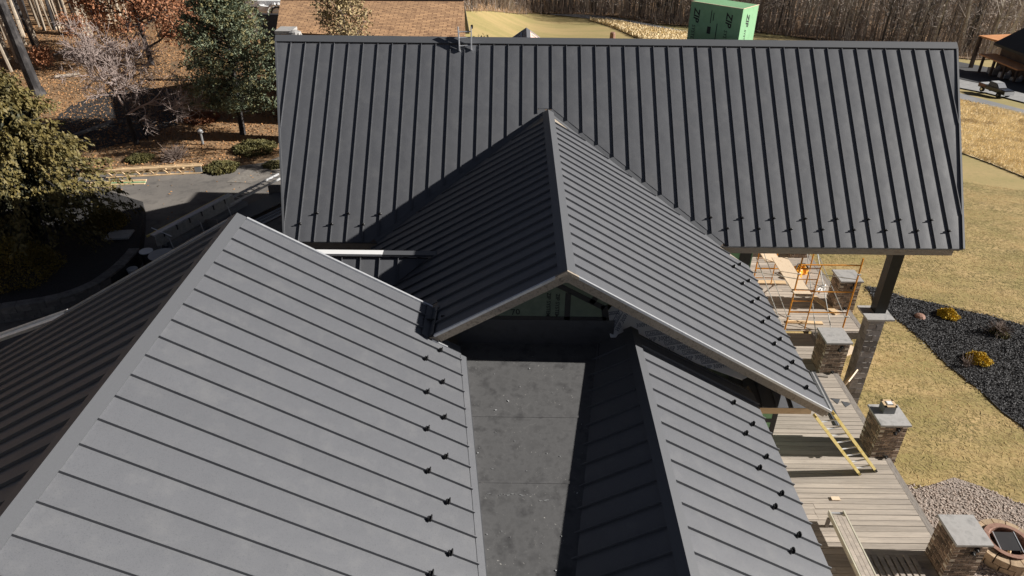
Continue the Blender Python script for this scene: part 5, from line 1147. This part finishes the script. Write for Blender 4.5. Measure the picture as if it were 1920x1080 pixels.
for i, (q, q2, r, lab) in enumerate((((100, 106), (132, 98), .10, 'pale cut log lying in the leaves left of the double trunk'), ((116, 97), (134, 92), .08, 'shorter pale log lying behind the cut log'), ((104, 148), (150, 142), .12, 'pale fallen log edging the leaf bed right of the dark pine'), ((104, 57), (124, 54), .16, 'pale fallen trunk lying at the back of the clearing'))):
    mb = MB(); mb.tube(gnd(*q)+np.array((0, 0, r)), gnd(*q2)+np.array((0, 0, r)), r, r*.8, 8); props(mb.build('fallen_log', M['bark']), lab, 'log')
mb = MB(); a, b = gnd(118, 262, .1), gnd(212, 228, .1); mb.bar(a, b, .22, .14); props(mb.build('landscape_timber', M['wallstone']), 'grey timber lying across the shaded mulch', 'timber')
# truss and lumber by the driveway
t0_, t1_ = np.array((-18.7, 30.80, -12.98)), np.array((-14.55, 31.55, -12.98))
ft = thing('floor_truss', 'long wooden floor truss standing on edge behind the driveway', 'truss', t0_)
up = np.array((0, 0, 1.))
for z in (.05, .40): mb = MB(); mb.bar(t0_+up*z, t1_+up*z, .09, .05); mb.build('chord', M['lumber'], ft)
for i in range(14):
    a = t0_+(t1_-t0_)*i/14; b = t0_+(t1_-t0_)*(i+1)/14; mb = MB(); mb.bar(a+up*(.06 if i % 2 else .39), b+up*(.39 if i % 2 else .06), .07, .04, (0, -1, 0)); mb.build('web', M['lumber'], ft)
mb = MB(); mb.obox(t1_-(t1_-t0_)*.04+up*.22, (t1_-t0_)*.035, (0, .03, 0), (0, 0, .15)); mb.build('end_plate', M['wallgrey'], ft)
off = np.array((.06, .55, 0)); ft2 = thing('floor_truss', 'second wooden truss lying flat just behind the standing one', 'truss', t0_+off)
for z in (0, .34): mb = MB(); mb.bar(t0_+off+np.array((0, z, .12)), t1_+off+np.array((-.4, z, .12)), .05, .09); mb.build('chord', M['lumber'], ft2)
for i in range(10):
    a = t0_+off+(t1_-t0_)*i/11; b = t0_+off+(t1_-t0_)*(i+1)/11; mb = MB(); mb.bar(a+np.array((0, .34*(i % 2), .12)), b+np.array((0, .34*(1-i % 2), .12)), .04, .07); mb.build('web', M['lumber'], ft2)
sp = gnd(242, 344); st = thing('board_stack', 'flat stack of yellow boards with a green wrapped sheet on the driveway edge', 'board stack', sp)
for i in range(4): mb = MB(); mb.obox(sp+np.array((.02*i, -.18+.12*i, .04+.03*(i % 2))), (.78-.05*i, .08, 0), (0, .055, 0), (0, 0, .02)); mb.build('board', M['tarp'] if i == 1 else M['lumber'], st)
sp2 = gnd(160, 350); st = thing('board_stack', 'stack of yellow boards showing through the cypress fronds', 'board stack', sp2)
for i in range(5): mb = MB(); mb.obox(sp2+np.array((rs.uniform(-.2, .2), -.3+.15*i, .05)), (1.1, .12, 0), (0, .06, 0), (0, 0, .03)); mb.build('board', M['lumber'], st)
# sheet metal brake with its stand, ladder, buckets
A_, B_ = np.array((-13.10, 23.30, -12.12)), np.array((-11.55, 27.05, -12.12)); ax = (B_-A_)/np.linalg.norm(B_-A_); side = np.array((-ax[1], ax[0], 0)); L = np.linalg.norm(B_-A_)
bk = thing('metal_brake', 'long aluminium sheet bending brake on a stand in the driveway shade', 'brake', (*A_[:2], -13))
mb = MB(); mb.bar(A_+up*.10, B_+up*.10, .22, .05); mb.build('top_beam', M['alu'], bk)
mb = MB(); mb.bar(A_-side*.12-up*.14, B_-side*.12-up*.14, .05, .42); mb.build('hinge_face', M['brace'], bk)
mb = MB(); mb.bar(A_+side*.30, B_+side*.30, .05, .07); mb.build('back_rail', M['yellow'], bk)
for s in (.12, .5, .88):
    p = A_+ax*L*s; mb = MB(); mb.bar(p-side*.16-up*.2, p+side*.32-up*.1, .05, .06); mb.build('cross_arm', M['alu'], bk)
    for sg in (-1, 1): mb = MB(); mb.tube(p+side*.22*sg-up*.2, p+side*.36*sg-up*.87, .022, n=7); mb.build('leg', M['alu'], bk)
for k in range(6): mb = MB(); p = A_+ax*(L*(k+.6)/6.4); mb.obox(p-side*.13, ax*.03, side*.02, up*.09); mb.build('hinge', M['black'], bk)
mb = MB(); mb.tube(A_+side*.25+up*.25+ax*.25, A_-side*.55+up*.02+ax*.35, .018, n=7); mb.build('handle', M['galv'], bk)
cs = thing('carton_stack', 'long pale cartons of trim stacked beneath the metal brake', 'cartons', (-12.0, 25, -13))
for i in range(5): mb = MB(); o_ = np.array((.12+.26*(i % 3), -.1*(i % 3), -12.86+.2*(i//3))); mb.bar(np.array((-13.2, 23.9, 0))+o_, np.array((-11.6, 27.7, 0))+o_, .24, .18); mb.build('carton', M['plasticgrey'] if i % 2 else M['wallgrey'], cs)
p = np.array((-12.42, 22.35, -12.3)); rt = thing('round_tabletop', 'round grey tabletop beside the near end of the metal brake', 'table', (*p[:2], -13))
mb = MB(); mb.lathe(p, [(.44, 0), (.46, .02), (.44, .045)], 24); mb.build('top', M['plasticgrey'], rt); mb = MB(); mb.tube(p-up*.7, p, .05, n=8); mb.build('pedestal', M['black'], rt)
def bucket(p, r, h, m, name, lab, lid=None):
    t = thing(name, lab, name.replace('_', ' '), p); mb = MB(); mb.lathe(p, [(r*.85, 0), (r, h), (r*1.06, h+.005), (r*1.06, h+.03)], 16); mb.build('body', M[m], t)
    mb = MB(); mb.lathe(p+up*(h+.03), [(r*1.08, 0), (r*1.05, .03)], 16); mb.build('lid', M[lid or m], t)
    mb = MB(); mb.path([p+np.array((r*math.cos(a), r*math.sin(a)*.3-.02, h*.8-.12*math.sin(a))) for a in np.linspace(math.pi, 2*math.pi, 7)], [.006]*7, 5); mb.build('handle', M['galv'], t)
bucket(np.array((-13.15, 22.7, -13.)), .22, .62, 'black', 'waste_bin', 'black bin with a white lid at the near end of the brake', 'white')
bucket(np.array((-14.95, 25.1, -12.98)), .24, .36, 'black', 'bucket', 'black bucket at the corner of the planting bed')
bucket(np.array((-13.35, 21.9, -13.)), .17, .34, 'plasticgrey', 'pail', 'small grey pail low by the roof edge near the brake')
p = np.array((-15.4, 25.75, -12.85)); mr = thing('membrane_roll', 'white roll lying on its side next to the black bucket', 'roll', p)
mb = MB(); mb.tube(p, p+np.array((.55, -.12, 0)), .15, n=14); mb.build('roll_body', M['white'], mr); mb = MB(); mb.tube(p+np.array((.56, -.122, 0)), p+np.array((.62, -.13, 0)), .05, n=10); mb.build('core', M['darkin'], mr)
p = np.array((-14.75, 24.05, WZ)); mb = MB(); mb.obox(p+up*.03, (.42, .05, 0), (-.04, .34, 0), (0, 0, .03)); props(mb.build('stone_slab', M['cap']), 'flat grey stone slab on the end of the retaining wall', 'stone slab')
l0, l1 = np.array((-12.45, 24.75, -12.35)), np.array((-10.1, 29.9, -12.35)); ax = (l1-l0)/np.linalg.norm(l1-l0); side = np.array((-ax[1], ax[0], 0))
al = thing('aluminium_ladder', 'long aluminium ladder lying behind the metal brake', 'ladder', (*l0[:2], -13))
for s in (0, .42): mb = MB(); mb.bar(l0+side*s, l1+side*s, .035, .085); mb.build('rail', M['alu'], al)
L = np.linalg.norm(l1-l0)
for k in range(18): mb = MB(); p = l0+ax*(.2+k*.30); mb.tube(p, p+side*.42, .016, n=6); mb.build('rung', M['alu'], al)
for k in (0.8, 4.6): mb = MB(); p = l0+ax*k; mb.box(p[0]-.1, p[0]+.5, p[1]-.04, p[1]+.04, -13.02, -12.4); mb.build('block_support', M['deckedge'], al)
tb = thing('siding_lengths', 'bundle of grey trim lengths stacked on the driveway beside the main wall', 'trim bundle', (-10.6, 26.8, -13))
for i in range(5): mb = MB(); mb.bar((-11.1+.13*i, 25.4, -12.9+.03*(i % 2)), (-8.9+.13*i, 29.2, -12.9+.03*(i % 2)), .11, .035); mb.build('trim_length', M['wallgrey'] if i % 2 else M['plasticgrey'], tb)
mb = MB(); mb.bar((-11.9, 25.2, -12.75), (-9.2, 30.0, -12.75), 1.0, .04); props(mb.build('dark_sheet', M['trim']), 'long dark metal sheet lying under the ladder end by the wall', 'metal sheet')

# ================================================================== BUILDINGS BEHIND
gq = [aty(518, 56, 39.), aty(873, 72, 39.), aty(870, 1, 43.4), aty(526, -1, 43.4)]
gar = thing('garage', 'building with a brown shingle roof behind the main roof', 'garage', (*gq[0][:2], float(T(*gq[0][:2]))))
lo = [q+(q-p)*.06 for q, p in zip(gq[:2], (gq[3], gq[2]))]
rq = [lo[0], lo[1], gq[2], gq[3]]; n = np.cross(rq[1]-rq[0], rq[3]-rq[0]); n /= np.linalg.norm(n)
mb = MB(); mb.prism(rq, -n*.15); me = mb.mesh('roof', WL[gar.name]); uv = me.uv_layers.new(name='UVMap')
eu = (rq[1]-rq[0])/np.linalg.norm(rq[1]-rq[0]); ev = np.cross(n, eu)
for lp in me.loops:
    v = np.array(me.vertices[lp.vertex_index].co)+WL[gar.name]-rq[0]; uv.data[lp.index].uv = (float(v@eu), float(v@ev))
grf = mesh_obj('roof', me, M['shingle'], gar)
mb = MB(); mb.bar(gq[3]+up*.03, gq[2]+up*.03, .28, .05); mb.build('ridge_cap', M['darkroof'], grf)
mb = MB(); mb.prism([q-n*.2+up*-.35 for q in (rq[0]+eu*.4, rq[1]-eu*.4, rq[2]-eu*.4, rq[3]+eu*.4)], (0, 0, -6.0)); mb.build('wall', M['barnwood'], gar)
bd = [gq[2]-n*.02, gq[3]-n*.02, gq[3]+np.array((0, 4.5, -2.6)), gq[2]+np.array((0, 4.5, -2.6))]; mb = MB(); mb.prism(bd, (0, 0, -.15)); mb.build('back_roof', M['darkroof'], gar)
p0, p1 = aty(517, 67, 36.), aty(548, 67, 36.); sp = thing('stone_pier', 'pale stone pier with a flat cap in front of the brown shingle roof', 'pier', (p0[0]+.4, 36.3, -13))
mb = MB(); mb.box(p0[0]+.1, p1[0]-.1, 36.0, 36.9, -13.1, p0[2]+.10); mb.build('shaft', M['stone'], sp); mb = MB(); mb.box(p0[0], p1[0], 35.9, 37.0, p0[2]+.10, p0[2]+.24); mb.build('cap', M['cap'], sp)
p0 = aty(553, 63, 36.); mb = MB(); mb.lathe(p0-up*.2, [(.26, 0), (.34, .14), (.3, .28), (.12, .36)], 10); mb.box(p0[0]-.2, p0[0]+.2, p0[1]-.2, p0[1]+.2, -13.1, p0[2]-.19); props(mb.build('wrapped_urn', M['cap']), 'pale wrapped bundle on a stand right of the stone pier', 'bundle')
a, b = aty(484, 54, 47.), aty(522, 58, 47.); mb = MB(); mb.box(a[0], b[0]+1.5, 47, 47.4, -13.2, aty(484, 27, 47.)[2]); dw = thing('dark_wall', 'dark wall between the fir and the brown shingle roof', 'wall', (a[0], 47, -13.2)); mb.build('wall_face', M['darkroof'], dw)
a, b = aty(430, 26, 60.), aty(545, 26, 60.); wh = thing('white_house', 'white building with a dark roof and an arched trim at the top behind the fir', 'house', (a[0], 60, -14))
mb = MB(); mb.box(a[0], b[0], 60, 68, -14.2, a[2]+1.0); mb.build('wall', M['white'], wh)
for (q0, q1, q2, q3) in (((487, 14), (540, 20), (545, -14), (520, -18)), ((430, -6), (462, -2), (478, -22), (440, -26))):
    qs = [aty(*q0, 59.5), aty(*q1, 59.5), aty(*q2, 64.), aty(*q3, 64.)]; mb = MB(); mb.prism(qs, (0, 0, -.2)); mb.build('roof', M['darkroof'], wh); mb = MB(); mb.bar(qs[0]+up*-.02, qs[1]+up*-.02, .3, .35); mb.bar(qs[0], qs[3], .35, .16); mb.build('white_trim', M['white'], wh)
c = aty(521, 25, 59.3); mb = MB()
for r, mm in ((.62, 'white'), (.42, 'glass')):
    mb = MB(); mb.path([c+np.array((math.cos(k)*r*1.2, 0, math.sin(k)*r*1.1)) for k in np.linspace(0, math.pi, 12)], [.14 if mm == 'white' else .08]*12, 6); mb.build('arch_trim', M['white'] if mm == 'white' else M['darkroof'], wh)
for (qa, qb) in (((462, 12), (474, 24)), ((476, 13), (482, 24))):
    a, b = aty(*qa, 59.9), aty(*qb, 59.9); mb = MB(); mb.box(a[0], b[0], 59.9, 60.05, b[2], a[2]); mb.build('window', M['glass'], wh)
# thin seedhead tree before the garage roof
p = aty(632, 66, 34.5); b = np.array((p[0], 34.5, float(T(p[0], 34.5)))); t = tree('seedhead_tree', 'thin tree with dry tan leaves in front of the brown shingle roof', b)
P, Q, A, B, tips = crown_tree(t, b, 7.4, .09, 16, 1.5, np.random.default_rng(44), M['barkdark'], .50, 1.3, 5, 3); tubes_mesh('branches', P, Q, np.maximum(A, .010), np.maximum(B, .007), 4, M['twig'], t)
ti = tips[rg.integers(0, len(tips), 4200)]+rg.normal(size=(4200, 3))*.13; np_mesh('foliage', leaf_quads(ti, .13, .08, rg), 4, M['seed'], t)
p = aty(900, 68, 33.); b = np.array((p[0], 33., float(T(p[0], 33.)))); t = thing('dark_shrub', 'dark shrub mound rising behind the ridge right of the ladder end', 'shrub', b)
np_mesh('foliage', shrub_foliage(np.array((p[0]-.1, 33, p[2]-1.35)), 1.5, 3000, .12, .07, rg), 4, M['firwarm'], t); mb = MB(); mb.tube(b, np.array((p[0], 33, p[2]-.3)), .12, .05, 7); mb.build('stem', M['barkdark'], t)
p = gnd(1148, 75); mb = MB(); mb.lathe(p, [(.42, -.1), (.36, .3), (.33, .8), (.25, .95)], 9); props(mb.build('tree_stump', M['rust']), 'upright brown stump alone in the far lawn', 'stump')
# far barn, its canopies, the pickup
bA, bB = gnd(1834, 139), gnd(1899, 157); e = (bB-bA); e[2] = 0; LB = np.linalg.norm(e); e /= LB; nb_ = np.array((e[1], -e[0], 0))
if nb_[0] > 0: nb_ = -nb_
bz_ = (bA[2]+bB[2])/2
bn = thing('barn', 'dark roofed barn with orange brown canopies at the right edge far away', 'barn', (*bA[:2], bz_))
kb = 24*np.linalg.norm(bA)/FPX/math.cos(.22)/2.6; hgt = 2.6*kb
for k in range(4): 
    p = bA+e*LB*k/3; mb = MB(); mb.bar((p[0], p[1], bz_-.8), (p[0], p[1], bz_+hgt), .32*kb, .32*kb, (0, 1, 0)); mb.build('canopy_post', M['barnwood'], bn)
q0 = np.array((*(bA+(-e*.6+nb_*.5)*kb)[:2], bz_+hgt+.05)); q1 = np.array((*(bB+(e*.6+nb_*.5)*kb)[:2], bz_+hgt+.05)); bk_ = (-nb_*2.6+up*.05)*kb
mb = MB(); mb.prism([q0, q1, q1+bk_, q0+bk_], (0, 0, -.12)); mb.build('canopy_roof', M['copper'], bn)
w0 = bA-nb_*2.6*kb-e*.2; w1 = bB-nb_*2.6*kb+e*26; mb = MB(); mb.prism([(*w0[:2], bz_-1), (*w1[:2], bz_-1), (*(w1-nb_*14*kb)[:2], bz_-1), (*(w0-nb_*14*kb)[:2], bz_-1)], (0, 0, 1+4.3*kb)); mb.build('wall', M['barnwood'], bn)
r0 = np.array((*(w0+(nb_*1.0-e*.8)*kb)[:2], bz_+4.3*kb)); r1 = np.array((*(w1+nb_*kb)[:2], bz_+4.3*kb)); rb = (-nb_*9+up*5.2)*kb
mb = MB(); mb.prism([r0, r1, r1+rb, r0+rb], (0, 0, -.25)); mb.build('roof', M['darkroof'], bn)
mb = MB(); mb.prism([r0+rb, r1+rb, r1+rb-(nb_*9+up*5.2)*kb, r0+rb-(nb_*9+up*5.2)*kb], (0, 0, -.25)); mb.build('roof', M['darkroof'], bn)
k0 = r0+rb*.08; c0 = k0-up*.1; cq = [c0, c0+rb*.72*np.array((1, 1, .08)), c0+rb*.72*np.array((1, 1, .08))-(e*5.5+up*.3)*kb, c0-(e*5.5+up*.3)*kb]
mb = MB(); mb.prism(cq, (0, 0, -.18)); mb.build('canopy_roof', M['copper'], bn, label='larger orange brown canopy on the left end')
p = cq[3]+e*.4; mb = MB(); mb.bar((p[0], p[1], bz_-1), (p[0], p[1], p[2]-.1), .5*kb, .5*kb, (0, 1, 0)); mb.build('canopy_post', M['barnwood'], bn)
for k in range(3):
    p = bA+e*LB*(k+.5)/3-nb_*1.2*kb; mb = MB(); mb.obox((p[0], p[1], bz_+.45*kb), e*.8*kb, nb_*.4*kb, up*.45*kb); mb.lathe((p[0]+.5, p[1], bz_), [(.3*kb, 0), (.35*kb, .9*kb), (.1*kb, 1.3*kb)], 8); props(mb.build('stored_equipment', M['plasticgrey'] if k != 1 else M['white']), ('pale covered equipment in the left bay of the barn canopy', 'white equipment in the middle bay of the barn canopy', 'small pale equipment in the right bay of the barn canopy')[k], 'equipment')
tA, tB = gnd(1836, 173), gnd(1890, 187); e = tB-tA; e[2] = 0; e /= np.linalg.norm(e); s_ = np.array((-e[1], e[0], 0)); c = (tA+tB)/2; c[2] = float(T(c[0], c[1]))+.20
tk = thing('pickup_truck', 'black pickup truck parked on the far gravel lot', 'pickup truck', c)
LT = 5.7; sc_ = float(np.clip(np.linalg.norm((tB-tA)[:2])/6.1, .45, 1.12))
def tkp(x, y, z): return c+(e*x+s_*y+up*z)*sc_
mb = MB(); prof = [(-2.8, .55), (2.75, .55), (2.85, .8), (2.75, 1.12), (1.35, 1.22), (.85, 1.22), (-.95, 1.22), (-2.8, 1.18)]
mb.prism([tkp(x, -.95, z) for x, z in prof], s_*1.9*sc_); mb.build('body', M['carblack'], tk)
mb = MB(); prof = [(-.95, 1.21), (1.30, 1.21), (.55, 1.86), (-.75, 1.88)]; mb.prism([tkp(x, -.82, z) for x, z in prof], s_*1.64*sc_); mb.build('cab', M['carblack'], tk)
mb = MB(); mb.prism([tkp(1.26, -.72, 1.26), tkp(1.26, .72, 1.26), tkp(.58, .66, 1.84), tkp(.58, -.66, 1.84)], (e*.05+up*.04)*sc_); mb.build('windscreen', M['chrome'], tk)
mb = MB(); mb.obox(tkp(-.1, 0, 1.90), e*.62*sc_, s_*.70*sc_, up*.03*sc_); mb.build('cab_roof_glare', M['plasticgrey'], tk)  # pale plate paints a bright reflection onto the black cab
mb = MB(); mb.obox(tkp(-1.95, 0, 1.15), e*.75*sc_, s_*.80*sc_, up*.06*sc_); mb.build('bed', M['plasticgrey'], tk)
mb = MB(); mb.obox(tkp(-1.95, -.94, .95), e*.8*sc_, s_*.03*sc_, up*.22*sc_); mb.build('side_decal', M['rust'], tk)
mb = MB(); mb.obox(tkp(2.84, 0, .78), e*.08*sc_, s_*.92*sc_, up*.28*sc_); mb.build('front_bumper', M['chrome'], tk)
mb = MB(); mb.obox(tkp(2.1, 0, 1.19), e*.6*sc_, s_*.8*sc_, up*.03*sc_); mb.build('hood', M['carblack'], tk)
for x in (-1.8, 1.75):
    for y in (-.85, .85):
        mb = MB(); p = tkp(x, y, .30); mb.tube(p-s_*.16*sc_, p+s_*.16*sc_, .40*sc_, n=14); wh_ = mb.build('wheel', M['tyre'], tk); mb = MB(); mb.tube(p-s_*.17*sc_, p+s_*.17*sc_, .21*sc_, n=10); mb.build('rim', M['chrome'], wh_)
